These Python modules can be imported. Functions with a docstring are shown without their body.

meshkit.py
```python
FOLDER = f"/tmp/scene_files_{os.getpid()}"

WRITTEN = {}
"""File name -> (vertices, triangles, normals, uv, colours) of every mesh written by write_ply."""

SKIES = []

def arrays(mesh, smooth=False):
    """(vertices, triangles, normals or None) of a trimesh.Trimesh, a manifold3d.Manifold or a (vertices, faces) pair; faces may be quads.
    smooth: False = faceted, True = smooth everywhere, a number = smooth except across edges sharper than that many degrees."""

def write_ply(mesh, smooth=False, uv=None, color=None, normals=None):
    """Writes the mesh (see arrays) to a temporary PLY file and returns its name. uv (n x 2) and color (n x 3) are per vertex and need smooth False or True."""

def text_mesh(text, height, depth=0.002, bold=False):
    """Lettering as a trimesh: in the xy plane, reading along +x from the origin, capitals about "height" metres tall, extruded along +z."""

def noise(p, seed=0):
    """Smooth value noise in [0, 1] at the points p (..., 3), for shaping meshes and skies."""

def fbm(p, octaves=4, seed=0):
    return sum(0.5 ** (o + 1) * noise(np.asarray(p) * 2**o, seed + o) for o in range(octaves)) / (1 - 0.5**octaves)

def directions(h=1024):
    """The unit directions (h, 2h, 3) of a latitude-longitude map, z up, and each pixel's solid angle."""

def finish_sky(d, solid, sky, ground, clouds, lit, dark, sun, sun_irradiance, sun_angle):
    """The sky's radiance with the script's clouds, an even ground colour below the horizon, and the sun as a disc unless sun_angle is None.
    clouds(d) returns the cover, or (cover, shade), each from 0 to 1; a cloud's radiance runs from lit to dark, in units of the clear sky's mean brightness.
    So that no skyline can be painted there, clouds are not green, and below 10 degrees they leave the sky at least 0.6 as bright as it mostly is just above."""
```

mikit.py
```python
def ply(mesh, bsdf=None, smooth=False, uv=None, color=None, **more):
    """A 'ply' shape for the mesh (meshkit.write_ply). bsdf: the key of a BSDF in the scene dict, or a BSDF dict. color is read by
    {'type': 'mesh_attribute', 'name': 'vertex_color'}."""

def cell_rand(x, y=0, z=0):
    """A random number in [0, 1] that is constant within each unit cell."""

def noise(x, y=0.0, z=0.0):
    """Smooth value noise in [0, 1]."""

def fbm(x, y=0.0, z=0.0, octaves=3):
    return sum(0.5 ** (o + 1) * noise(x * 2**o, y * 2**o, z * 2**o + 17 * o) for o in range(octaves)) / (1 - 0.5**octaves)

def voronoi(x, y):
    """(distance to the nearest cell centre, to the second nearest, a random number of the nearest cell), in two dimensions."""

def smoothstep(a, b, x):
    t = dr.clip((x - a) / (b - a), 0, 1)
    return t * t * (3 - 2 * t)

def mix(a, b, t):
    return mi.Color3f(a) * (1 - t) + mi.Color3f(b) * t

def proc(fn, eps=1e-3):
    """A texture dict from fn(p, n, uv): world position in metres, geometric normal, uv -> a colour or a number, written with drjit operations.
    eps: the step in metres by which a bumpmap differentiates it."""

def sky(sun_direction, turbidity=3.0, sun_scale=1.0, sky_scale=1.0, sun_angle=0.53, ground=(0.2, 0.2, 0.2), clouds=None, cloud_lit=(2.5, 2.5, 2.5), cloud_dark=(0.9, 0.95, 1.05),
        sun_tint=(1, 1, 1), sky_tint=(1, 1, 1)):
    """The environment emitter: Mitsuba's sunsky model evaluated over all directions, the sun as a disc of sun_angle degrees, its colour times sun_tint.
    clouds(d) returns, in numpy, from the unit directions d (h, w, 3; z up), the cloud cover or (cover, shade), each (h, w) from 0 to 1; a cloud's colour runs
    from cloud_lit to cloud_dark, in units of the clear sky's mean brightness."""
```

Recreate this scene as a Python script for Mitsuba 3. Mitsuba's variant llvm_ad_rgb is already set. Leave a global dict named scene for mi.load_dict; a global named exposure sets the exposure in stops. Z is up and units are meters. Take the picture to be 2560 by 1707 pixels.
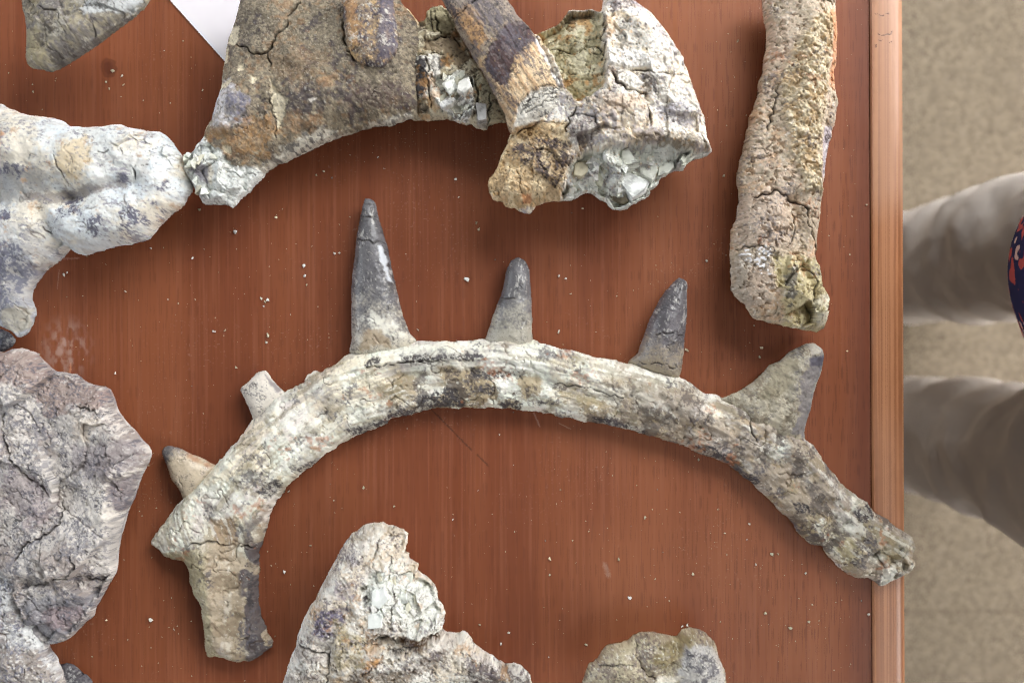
import math, random
import numpy as np, trimesh, manifold3d, mitsuba as mi, mikit, drjit as dr
from scipy import sparse, ndimage
from scipy.sparse.linalg import spsolve
from mikit import noise, fbm, smoothstep, mix

T4 = mi.ScalarTransform4f
# ------------------------------------------------------------------ camera, light, exposure
CAM_H = 1.15                      # lens above the table top (table top is z = 0)
WIDTH = 1.05                      # metres of table across the frame
exposure = 0.0
FLOOR = -0.75
fov = 2 * math.degrees(math.atan(WIDTH / 2 / CAM_H))
scene = {
    'type': 'scene',
    'camera': {'type': 'thinlens', 'fov': fov, 'fov_axis': 'x', 'near_clip': 0.05, 'far_clip': 30.0,
               'aperture_radius': 0.0075, 'focus_distance': CAM_H - 0.025,
               'to_world': T4().look_at([0, 0, CAM_H], [0, 0, 0], [0.004, 1, 0])},
    'room_light': {'type': 'constant', 'radiance': {'type': 'rgb', 'value': [0.14, 0.143, 0.15]}},
}
LAMP = [3.0, 2.85, 2.7]           # ceiling lamp radiance
WIN_R = [5.4, 5.3, 5.2]           # window beyond the right edge of the table
WIN_L = [2.5, 2.65, 2.9]           # window on the left
WIN_T = [12.0, 12.0, 12.0]           # window beyond the top edge
labels = {}


def sr(r, g, b, k=0.95):
    c = np.array([r, g, b]) / 255.0
    return np.where(c <= 0.04045, c / 12.92, ((c + 0.055) / 1.055) ** 2.4) * k


def rgb(c):
    return {'type': 'rgb', 'value': [float(x) for x in c]}


def tag(key, label=None, cat=None, group=None, kind=None):
    d = {}
    if label: d['label'] = label
    if cat: d['category'] = cat
    if group: d['group'] = group
    if kind: d['kind'] = kind
    labels[key] = d


# window and lamp stand well outside the frame
def lamp_rect(key, centre, facing, up, w, h, rad):
    f = np.array(facing, float); u = np.array(up, float); r = np.cross(u, f)
    c = np.array(centre, float)
    v = [c + r * a * w / 2 + u * b * h / 2 for a, b in ((-1, -1), (1, -1), (1, 1), (-1, 1))]
    m = trimesh.Trimesh(v, [[0, 1, 2], [0, 2, 3]], process=False)
    if np.dot(m.face_normals[0], f) < 0: m.invert()
    scene[key] = mikit.ply(m, {'type': 'diffuse', 'reflectance': rgb([0.5] * 3)})
    scene[key]['emitter'] = {'type': 'area', 'radiance': rgb(rad)}


lamp_rect('ceiling_lamp__diffuser', [1.05, -1.0, 2.0], [0, 0, -1], [0, 1, 0], 1.1, 0.8, LAMP)
tag('ceiling_lamp', 'wide white ceiling lamp hanging above the lower right table corner', 'lamp')
lamp_rect('window__pane', [2.9, 0.0, 1.5], [-1, 0, 0], [0, 0, 1], 5.0, 2.2, WIN_R)
tag('window', 'long daylight window behind the standing person', 'window')
lamp_rect('window_001__pane', [-3.2, 0.3, 1.35], [1, 0, 0], [0, 0, 1], 3.6, 1.8, WIN_L)
tag('window_001', 'daylight window on the left side of the table', 'window')

lamp_rect('window_002__pane', [1.25, 1.95, 2.05], [-0.38446, -0.61847, -0.68534], [-0.36181, -0.58205, 0.72823], 2.3, 1.2, WIN_T)
tag('window_002', 'slanted roof window beyond the far right corner of the table', 'window')

# ------------------------------------------------------------------ materials
def wood_panel(p, n, uv):
    x, y = p.x, p.y
    wx = x + 0.0025 * (noise(x * 14, y * 3.2) - 0.5) + 0.004 * (noise(x * 3, y * 1.3, 5.0) - 0.5)
    broad = fbm(wx * 26, y * 1.1, 1.0, octaves=3)
    mid = fbm(wx * 210, y * 3.0, 2.0, octaves=2)
    line = 0.6 * noise(wx * 640, y * 9.0, 3.0) + 0.4 * noise(wx * 300 + 9, y * 15.0, 6.0)
    pore = noise(wx * 1100, y * 60.0, 4.0)
    blot = fbm(x * 5.0, y * 3.2, 7.0, octaves=3)
    c = mix([0.226, 0.072, 0.031], [0.178, 0.052, 0.023], smoothstep(0.25, 0.75, broad))
    c = mix(c, [0.300, 0.110, 0.050], 0.75 * smoothstep(0.45, 0.75, blot))
    c = mix(c, [0.150, 0.042, 0.020], 0.14 * smoothstep(0.46, 0.74, mid))
    c = mix(c, [0.290, 0.110, 0.056], 0.30 * smoothstep(0.45, 0.85, line))
    c = mix(c, [0.085, 0.026, 0.016], (0.20 + 0.22 * smoothstep(0.0, 0.45, x)) * smoothstep(0.66, 0.86, pore))
    edge = smoothstep(0.335, 0.362, x + 0.004 * noise(y * 30, 0.0, 2.0))
    c = mix(c, [0.120, 0.040, 0.026], 0.45 * edge)
    # knot, scratches and smudges on the veneer
    kx, ky = x + 0.4125, y - 0.2820
    kr = dr.sqrt(kx * kx * 1.3 + ky * ky) + 0.003 * (noise(x * 260, y * 260) - 0.5)
    c = mix(c, [0.060, 0.016, 0.012], 0.55 * smoothstep(0.0105, 0.004, kr) + 0.25 * smoothstep(0.0022, 0.0, dr.abs(kr - 0.0085)))

    def stroke(x0, y0, x1, y1, w):
        dx, dy = x1 - x0, y1 - y0
        t = dr.clip(((x - x0) * dx + (y - y0) * dy) / (dx * dx + dy * dy), 0, 1)
        d = dr.sqrt(dr.square(x - x0 - t * dx) + dr.square(y - y0 - t * dy))
        return smoothstep(w, 0.3 * w, d + 0.5 * w * noise(x * 900, y * 900))
    c = mix(c, [0.050, 0.020, 0.014], 0.62 * dr.maximum(stroke(-0.085, -0.067, -0.042, -0.111, 0.0016), stroke(-0.036, -0.116, -0.025, -0.127, 0.0018)))
    c = mix(c, [0.50, 0.30, 0.24], 0.30 * dr.maximum(stroke(-0.482, 0.086, -0.444, 0.087, 0.0022), stroke(-0.464, 0.075, -0.466, 0.056, 0.0012)))
    c = mix(c, [0.52, 0.20, 0.10], 0.75 * stroke(-0.4525, -0.021, -0.4535, -0.036, 0.0019))
    c = mix(c, [0.55, 0.38, 0.30], 0.28 * stroke(0.022, -0.073, 0.028, -0.087, 0.0020))
    c = mix(c, [0.55, 0.38, 0.30], 0.28 * stroke(0.048, -0.084, 0.060, -0.090, 0.0014))
    c = mix(c, [0.58, 0.44, 0.36], 0.20 * stroke(0.094, -0.229, 0.098, -0.240, 0.0050))
    sm = dr.sqrt(dr.square(x + 0.457) + dr.square((y + 0.006) * 0.8))
    c = mix(c, [0.55, 0.42, 0.36], 0.42 * smoothstep(0.034, 0.004, sm) * smoothstep(0.35, 0.75, fbm(x * 170, y * 110, 3.0, octaves=3)))
    dust = smoothstep(0.86, 0.92, noise(x * 620, y * 620, 9.0)) * smoothstep(0.50, 0.75, fbm(x * 14, y * 14, 3.0))
    c = mix(c, [0.50, 0.40, 0.33], 0.12 * dust)
    return c


def wood_rough(p, n, uv):
    return 0.43 + 0.16 * (noise(p.x * 640, p.y * 7.0, 3.0) - 0.5) + 0.15 * (fbm(p.x * 18, p.y * 14, 5.0) - 0.5)


def wood_bump(p, n, uv):
    return noise(p.x * 640, p.y * 7.0, 3.0) * 0.5 + noise(p.x * 1100, p.y * 60.0, 4.0) * 0.5


def wood_trim(p, n, uv):
    x, y = p.x, p.y
    wx = x + 0.0030 * (noise(x * 10, y * 2.2) - 0.5)
    a = fbm(wx * 420, y * 2.2, 1.0, octaves=2)
    b = noise(wx * 1000, y * 7.0, 2.0)
    l = fbm(x * 12, y * 5, 4.0)
    c = mix([0.420, 0.190, 0.088], [0.300, 0.120, 0.052], smoothstep(0.36, 0.66, a))
    c = mix(c, [0.190, 0.072, 0.033], 0.50 * smoothstep(0.58, 0.86, b))
    c = mix(c, [0.46, 0.23, 0.13], 0.35 * smoothstep(0.45, 0.75, l))
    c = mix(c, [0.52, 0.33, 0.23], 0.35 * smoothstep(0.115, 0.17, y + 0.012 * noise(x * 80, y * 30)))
    ink = mi.Float(0)
    for (y0, x0, x1, w) in ((0.3330, 0.3715, 0.3870, 0.0010), (0.3128, 0.3745, 0.3900, 0.0008), (0.3075, 0.3740, 0.3800, 0.0007), (0.3055, 0.3835, 0.3910, 0.0008), (0.3010, 0.3715, 0.3745, 0.0022), (0.3150, 0.3880, 0.3905, 0.0018)):
        wob = y0 - 0.0016 * dr.sin((x - x0) / (x1 - x0) * 3.1) + 0.002 * (noise(x * 700, 1.0) - 0.5)
        ink = dr.maximum(ink, smoothstep(w, 0.4 * w, dr.abs(y - wob)) * smoothstep(x0, x0 + 0.001, x) * smoothstep(x1, x1 - 0.001, x))
    c = mix(c, [0.06, 0.030, 0.022], 0.75 * ink * smoothstep(0.25, 0.55, noise(x * 900, y * 900)))
    return c


def carpet(p, n, uv):
    x, y = p.x, p.y
    a = fbm(x * 210, y * 210, 1.0, octaves=3)
    b = noise(x * 520, y * 520, 2.0)
    c = mix([0.265, 0.215, 0.153], [0.17, 0.136, 0.096], smoothstep(0.35, 0.66, a))
    c = mix(c, [0.32, 0.27, 0.21], 0.6 * smoothstep(0.6, 0.8, b))
    c = mix(c, [0.13, 0.10, 0.075], 0.4 * smoothstep(0.62, 0.85, noise(x * 200, y * 200, 8.0)))
    return mix(c, [0.12, 0.09, 0.065], 0.35 * smoothstep(0.006, 0.002, dr.abs(y + 0.46)))


def trouser_cloth(p, n, uv):
    w = 0.5 + 0.25 * dr.sin(p.z * 3200 + p.y * 900) + 0.25 * dr.sin(p.y * 3600)
    c = mix([0.62, 0.565, 0.515], [0.54, 0.49, 0.445], w)
    c = mix(c, [0.66, 0.60, 0.55], 0.5 * smoothstep(0.5, 0.8, fbm(p.x * 30, p.y * 30, p.z * 9)))
    return mix(c, [0.62, 0.58, 0.54], 0.5 * smoothstep(0.0016, 0.0006, dr.abs(p.y - 0.165 - 0.05 * (p.z + 0.2) + 0.01 * noise(p.z * 9, 1.0))))


def shirt_cloth(p, n, uv):
    a = fbm(p.x * 60 + 3, p.y * 80, p.z * 80, octaves=2)
    b = fbm(p.y * 70 + 9, p.z * 70, p.x * 60, octaves=2)
    c = mix([0.018, 0.017, 0.055], [0.34, 0.060, 0.055], smoothstep(0.54, 0.59, a))
    return mix(c, [0.50, 0.33, 0.29], smoothstep(0.64, 0.68, b))


def principled(color, rough=0.6, spec=0.4, **more):
    if not isinstance(color, dict): color = rgb(color)
    return {'type': 'twosided', 'bsdf': {'type': 'principled', 'base_color': color, 'roughness': rough, 'specular': spec, **more}}


VC = {'type': 'mesh_attribute', 'name': 'vertex_color'}
scene['mat_panel'] = {'type': 'twosided', 'bsdf': {'type': 'bumpmap', 'arbitrary': mikit.proc(wood_bump, 2e-4), 'scale': 0.00012,
                      'bsdf': {'type': 'principled', 'base_color': mikit.proc(wood_panel), 'roughness': mikit.proc(wood_rough), 'specular': 0.28}}}
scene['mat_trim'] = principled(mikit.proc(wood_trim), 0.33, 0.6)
scene['mat_carpet'] = principled(mikit.proc(carpet), 0.95, 0.1)
scene['mat_trousers'] = principled(mikit.proc(trouser_cloth), 0.9, 0.15, sheen=0.4)
scene['mat_shirt'] = principled(mikit.proc(shirt_cloth), 0.85, 0.2)
scene['mat_fossil'] = principled(VC, 0.72, 0.28)
scene['mat_fossil_gloss'] = principled(VC, 0.36, 0.5)
scene['mat_paper'] = principled(sr(238, 234, 238), 0.6, 0.3)
scene['mat_dark_wood'] = principled([0.10, 0.035, 0.02], 0.5, 0.4)
scene['mat_skin'] = principled([0.52, 0.32, 0.23], 0.5, 0.4)
scene['mat_hair'] = principled([0.03, 0.022, 0.018], 0.5, 0.4)
scene['mat_shoe'] = principled([0.03, 0.025, 0.022], 0.45, 0.5)
scene['mat_chalk'] = principled(VC, 0.85, 0.2)

# ------------------------------------------------------------------ floor and table
def put(key, mesh, bsdf, **kw):
    n, k = key, 0
    while key in scene:
        k += 1; key = '%s_%03d' % (n, k)
    scene[key] = mikit.ply(mesh, bsdf, **kw)
    return key


def box(x0, y0, z0, x1, y1, z1):
    m = trimesh.creation.box([x1 - x0, y1 - y0, z1 - z0]); m.apply_translation([(x0 + x1) / 2, (y0 + y1) / 2, (z0 + z1) / 2])
    return m


put('floor', trimesh.Trimesh([[-8, -8, FLOOR], [8, -8, FLOOR], [8, 8, FLOOR], [-8, 8, FLOOR]], [[0, 1, 2], [0, 2, 3]]), 'mat_carpet')
tag('floor', 'speckled beige carpet floor below the table edge', 'floor', kind='structure')

TX0, TX1, TY0, TY1 = -1.30, 0.3672, -0.62, 0.62   # panel
put('table__panel', box(TX0, TY0, -0.022, TX1, TY1, 0.0), 'mat_panel')
# moulded edge: flat inner part, rounded outer shoulder, a hair proud of the panel
def edge_profile():
    pts = [(0.0012, -0.030), (0.0008, 0.0015), (0.0022, 0.0034), (0.006, 0.0040), (0.012, 0.0042), (0.0205, 0.0040)]
    for k in range(0, 11):
        a = math.pi / 2 * k / 10
        pts.append((0.0215 + 0.0158 * math.sin(a), -0.0120 + 0.0158 * math.cos(a)))
    pts += [(0.0372, -0.022), (0.032, -0.030)]
    return pts
def sweep_y(x0, prof, y0, y1, n=2):
    ys = np.linspace(y0, y1, n); k = len(prof)
    v = [[x0 + a, y, b] for y in ys for a, b in prof]
    f = [[i * k + j, i * k + (j + 1) % k, (i + 1) * k + (j + 1) % k, (i + 1) * k + j] for i in range(n - 1) for j in range(k)]
    f = [t for q in f for t in ([q[0], q[1], q[2]], [q[0], q[2], q[3]])]
    m = trimesh.Trimesh(v, f, process=False)
    return m
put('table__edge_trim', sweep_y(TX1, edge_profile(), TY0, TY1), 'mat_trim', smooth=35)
for i, (x, y) in enumerate(((TX1 - 0.12, TY0 + 0.1), (TX1 - 0.12, TY1 - 0.1), (TX0 + 0.1, TY0 + 0.1), (TX0 + 0.1, TY1 - 0.1))):
    put('table__leg', box(x - 0.03, y - 0.03, FLOOR, x + 0.03, y + 0.03, -0.0225), 'mat_dark_wood')
put('table__apron', box(TX1 - 0.10, TY0 + 0.14, -0.10, TX1 - 0.08, TY1 - 0.14, -0.0225), 'mat_dark_wood')
tag('table', 'reddish brown wooden table with a lighter rounded edge strip', 'table')

# ------------------------------------------------------------------ sculpting tools (picture-plane pixels of the 2560 px photo become millimetres on the table)
S = WIDTH / 2560


def n2(x, y, seed=0):
    ix, iy = np.floor(x).astype(np.int64), np.floor(y).astype(np.int64)
    tx, ty = x - ix, y - iy
    tx = tx * tx * tx * (tx * (tx * 6 - 15) + 10); ty = ty * ty * ty * (ty * (ty * 6 - 15) + 10)

    def h(a, b):
        q = ((ix + a) * 374761393 + (iy + b) * 668265263 + seed * 144665) & 0xFFFFFFFF
        q = ((q ^ (q >> 13)) * 1274126177) & 0xFFFFFFFF
        return ((q ^ (q >> 16)) & 0xFFFFFF) / 16777215.0
    a = h(0, 0) * (1 - tx) + h(1, 0) * tx
    b = h(0, 1) * (1 - tx) + h(1, 1) * tx
    return a * (1 - ty) + b * ty


def fb(x, y, scale, octs=3, seed=0):
    o, w, t = 0, 1.0, 0
    c, s_ = 0.8, 0.6
    x, y = x / scale, y / scale
    for k in range(octs):
        o = o + w * n2(x, y, seed * 31 + k * 7 + 1); t += w; w *= 0.55
        x, y = (c * x - s_ * y) * 2.03 + 11.3, (s_ * x + c * y) * 2.03 + 5.7
    return o / t


def ss(a, b, x):
    t = np.clip((x - a) / (b - a), 0, 1)
    return t * t * (3 - 2 * t)


def seg_dist(X, Y, pts, closed=False):
    """distance to a polyline, and (closed) an inside test"""
    pts = np.asarray(pts, float)
    q = np.vstack([pts, pts[:1]]) if closed else pts
    d2 = np.full(X.shape, 1e18); ins = np.zeros(X.shape, bool)
    for (x0, y0), (x1, y1) in zip(q[:-1], q[1:]):
        dx, dy = x1 - x0, y1 - y0
        t = np.clip(((X - x0) * dx + (Y - y0) * dy) / (dx * dx + dy * dy + 1e-9), 0, 1)
        d2 = np.minimum(d2, (X - x0 - t * dx) ** 2 + (Y - y0 - t * dy) ** 2)
        if closed and dy != 0:
            c = ((Y >= y0) != (Y >= y1)) & (X < x0 + (Y - y0) / dy * dx)
            ins ^= c
    d = np.sqrt(d2)
    return np.where(ins, d, -d) if closed else d


def voro(X, Y, cell, seed):
    """cell random numbers (3), offset from the nearest centre, distance to second minus first"""
    x, y = X / cell, Y / cell
    best = np.full(X.shape, 9.0); sec = np.full(X.shape, 9.0)
    cx = np.zeros(X.shape); cy = np.zeros(X.shape); r = [np.zeros(X.shape) for _ in range(3)]
    ix, iy = np.floor(x), np.floor(y)
    def h(a, b, s):
        q = (a.astype(np.int64) * 374761393 + b.astype(np.int64) * 668265263 + (seed * 13 + s) * 144665) & 0xFFFFFFFF
        q = ((q ^ (q >> 13)) * 1274126177) & 0xFFFFFFFF
        return ((q ^ (q >> 16)) & 0xFFFFFF) / 16777215.0
    for a in (-1, 0, 1):
        for b in (-1, 0, 1):
            gx, gy = ix + a, iy + b
            px, py = gx + h(gx, gy, 1), gy + h(gx, gy, 2)
            d = np.hypot(px - x, py - y)
            n = d < best
            sec = np.where(n, best, np.minimum(sec, d))
            best = np.where(n, d, best); cx = np.where(n, px, cx); cy = np.where(n, py, cy)
            for k in range(3): r[k] = np.where(n, h(gx, gy, 3 + k), r[k])
    return r, (x - cx) * cell, (y - cy) * cell, (sec - best) * cell


def rough_line(pts, amp, step, seed):
    rng = np.random.default_rng(seed); pts = np.asarray(pts, float); out = [pts[0]]
    for a, b in zip(pts[:-1], pts[1:]):
        L = np.hypot(*(b - a)); k = max(1, int(L / step)); nrm = np.array([-(b - a)[1], (b - a)[0]]) / (L + 1e-9)
        for i in range(1, k + 1):
            out.append(a + (b - a) * i / k + (nrm * rng.uniform(-amp, amp) if i < k else rng.uniform(-amp, amp, 2) * 0.5))
    return np.array(out)


# crops of the photograph in which outlines were measured: (x0, y0, zoom)
CROP = {'A': (0, 0, 3.357), 'B': (440, 0, 2.851), 'C': (1000, 0, 2.8), 'D': (1780, 0, 1.845), 'E': (0, 230, 2.34), 'F': (0, 830, 1.7886), 'G': (650, 1280, 1.96),
        'H': (780, 450, 3.1365), 'I': (350, 850, 1.83), 'J': (850, 780, 2.6133), 'K': (1500, 650, 1.8447), 'M': (1300, 1200, 2.352), 'P': (0, 0, 0.91875)}


def P(c, *xy):
    x0, y0, k = CROP[c]
    a = np.array(xy, float).reshape(-1, 2)
    return a / k + [x0, y0]


def to_world(x, y, zc):
    k = S * (CAM_H - zc) / CAM_H
    return (x - 1280) * k, (853.5 - y) * k


SC = {}


class Sculpt:
    """one rock or bone: an outline blown up like a cushion, then carved. Everything in pixels of the plan until build()."""
    def __init__(self, outline, T=110, k=1.0, edge=0.3, rag=5.0, seed=1, dx=1.95, rag_scale=26, base=0.0, tuck=1.1):
        self.tuck = tuck
        o = np.asarray(outline, float); self.seed, self.dx = seed, dx
        x0, y0 = o.min(0) - 10; x1, y1 = o.max(0) + 10
        nx, ny = int((x1 - x0) / dx) + 2, int((y1 - y0) / dx) + 2
        nx += nx % 2; ny += ny % 2
        gx, gy = x0 + dx * np.arange(nx), y0 + dx * np.arange(ny)
        self.X, self.Y = np.meshgrid(gx, gy)
        X2, Y2 = np.meshgrid(x0 + 2 * dx * np.arange(nx // 2 + 1), y0 + 2 * dx * np.arange(ny // 2 + 1))
        sd = seg_dist(X2, Y2, o, True)
        jj, ii = np.meshgrid(np.arange(nx) / 2, np.arange(ny) / 2)
        sd = ndimage.map_coordinates(sd, [ii, jj], order=1, mode='nearest')
        X, Y = self.X, self.Y
        near = (fb(X, Y, rag_scale, 3, seed) - 0.5) * rag * 2.2 + (fb(X, Y, 7, 2, seed + 5) - 0.5) * rag * 0.9
        self.sd = sd + near
        m = self.sd > 0
        lab, n = ndimage.label(m)
        if n > 1:
            cnt = ndimage.sum(m, lab, range(1, n + 1)); m = lab == (1 + int(np.argmax(cnt)))
            self.sd = np.where(m, self.sd, np.minimum(self.sd, -0.01))
        self.m = m
        idx = -np.ones(m.shape, int); idx[m] = np.arange(m.sum()); N = int(m.sum())
        rows, cols = [], []
        for sh in ((0, 1), (1, 0), (0, -1), (-1, 0)):
            nb = np.roll(idx, (-sh[0], -sh[1]), (0, 1))[m]
            ok = nb >= 0
            rows.append(np.arange(N)[ok]); cols.append(nb[ok])
        A = sparse.coo_matrix((-np.ones(sum(map(len, rows))), (np.concatenate(rows), np.concatenate(cols))), (N, N)) + 4 * sparse.eye(N)
        u = np.zeros(m.shape); u[m] = spsolve(A.tocsc(), np.full(N, dx * dx))
        self.hp = np.sqrt(2 * np.maximum(u, 0))
        self.T = T; self.e = edge * T; self.base = base
        self.h = (1 - edge) * T * np.tanh(k * self.hp / ((1 - edge) * T) * 1.0)
        self.col = np.zeros(X.shape + (3,)) + 0.5
        self.fade = ss(0, 14, self.sd)

    # ---- form
    def ridge(self, pts, w, a, p=2.0):
        d = seg_dist(self.X, self.Y, pts); self.h += a * np.exp(-(d / w) ** p) * self.fade; return self
    def dome(self, c, rx, ry, ang, a, p=1.0):
        ca, sa = math.cos(math.radians(ang)), math.sin(math.radians(ang))
        x, y = self.X - c[0], self.Y - c[1]
        r = ((x * ca + y * sa) / rx) ** 2 + ((-x * sa + y * ca) / ry) ** 2
        self.h += a * np.clip(1 - r, 0, 1) ** p * self.fade; return self
    def rough(self, amps, seed=0):
        """amps: {scale: amplitude}"""
        for i, (s, a) in enumerate(amps.items()):
            self.h += (fb(self.X, self.Y, s, 2, self.seed * 3 + seed + i) - 0.5) * 2 * a * self.fade
        return self
    def pits(self, scale, depth, thr=0.68, seed=0):
        q = ss(thr, thr + 0.12, fb(self.X, self.Y, scale, 2, self.seed + 50 + seed)); self.h -= depth * q * self.fade; return q
    def creases(self, scale, depth, w=0.02, seed=0, tint=None, amt=0.5):
        q = 1 - ss(0, w, np.abs(fb(self.X, self.Y, scale, 3, self.seed + 80 + seed) - 0.5))
        q = q * ss(0.42, 0.6, fb(self.X, self.Y, scale * 0.8, 2, self.seed + 90 + seed))
        self.h -= depth * q * self.fade
        if tint is not None: self.paint(tint, q * amt)
        return self
    def crack(self, pts, w=2.2, depth=14, tint=(0.03, 0.025, 0.02), amp=5, seed=0):
        line = rough_line(pts, amp, 9, self.seed + seed)
        d = seg_dist(self.X, self.Y, line) + (fb(self.X, self.Y, 6, 2, self.seed + 7) - 0.5) * 1.6
        ends = np.minimum(np.hypot(self.X - line[0, 0], self.Y - line[0, 1]), np.hypot(self.X - line[-1, 0], self.Y - line[-1, 1]))
        w = w * 1.2 * ss(0.26, 0.58, fb(self.X, self.Y, 26, 2, self.seed + 9 + seed)) * (0.3 + 0.7 * ss(0, 30, ends)) + 0.25
        q = 1 - ss(0.2 * w, 1.25 * w + 0.3, np.abs(d)); self.h -= 0.9 * depth * q
        self.paint(tint, 0.72 * q); return self
    def along(self, pts):
        """arc length along and signed offset from a polyline"""
        pts = np.asarray(pts, float); best = np.full(self.X.shape, 1e18); U = np.zeros(self.X.shape); V = np.zeros(self.X.shape); L = 0
        for a, b in zip(pts[:-1], pts[1:]):
            d = b - a; l = np.hypot(*d); t = np.clip(((self.X - a[0]) * d[0] + (self.Y - a[1]) * d[1]) / l ** 2, 0, 1)
            ex, ey = self.X - a[0] - t * d[0], self.Y - a[1] - t * d[1]; q = ex ** 2 + ey ** 2; n = q < best
            best = np.where(n, q, best); U = np.where(n, L + t * l, U); V = np.where(n, np.sqrt(q) * np.sign(d[0] * ey - d[1] * ex), V); L += l
        return U, V
    def top(self, x, y):
        j = int(np.clip((x - self.X[0, 0]) / self.dx, 0, self.X.shape[1] - 1)); i = int(np.clip((y - self.Y[0, 0]) / self.dx, 0, self.X.shape[0] - 1))
        return (self.e + self.h[i, j] + self.base) if self.m[i, j] else None
    def zone(self, poly, soft=6, rag=10, scale=18, seed=0):
        """0..1 mask of a region with a ragged border"""
        o = np.asarray(poly, float); lo, hi = o.min(0) - soft - rag - 4, o.max(0) + soft + rag + 4
        out = np.zeros(self.X.shape)
        j0, j1 = np.searchsorted(self.X[0], [lo[0], hi[0]]); i0, i1 = np.searchsorted(self.Y[:, 0], [lo[1], hi[1]])
        if j1 <= j0 or i1 <= i0: return out
        X, Y = self.X[i0:i1, j0:j1], self.Y[i0:i1, j0:j1]
        sd = seg_dist(X, Y, o, True) + (fb(X, Y, scale, 3, self.seed + 20 + seed) - 0.5) * 2 * rag + (fb(X, Y, 5, 2, self.seed + 30 + seed) - 0.5) * rag * 0.9
        out[i0:i1, j0:j1] = ss(-soft, soft, sd); return out
    def blob(self, c, rx, ry=None, ang=0, soft=0.3, rag=0.5, scale=20, seed=0):
        ry = ry or rx; ca, sa = math.cos(math.radians(ang)), math.sin(math.radians(ang))
        x, y = self.X - c[0], self.Y - c[1]
        r = np.sqrt(((x * ca + y * sa) / rx) ** 2 + ((-x * sa + y * ca) / ry) ** 2)
        r = r + (fb(self.X, self.Y, scale, 3, self.seed + 40 + seed) - 0.5) * 2 * rag + (fb(self.X, self.Y, 5, 2, self.seed + 45 + seed) - 0.5) * rag
        return 1 - ss(1 - soft, 1 + soft, r)
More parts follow.
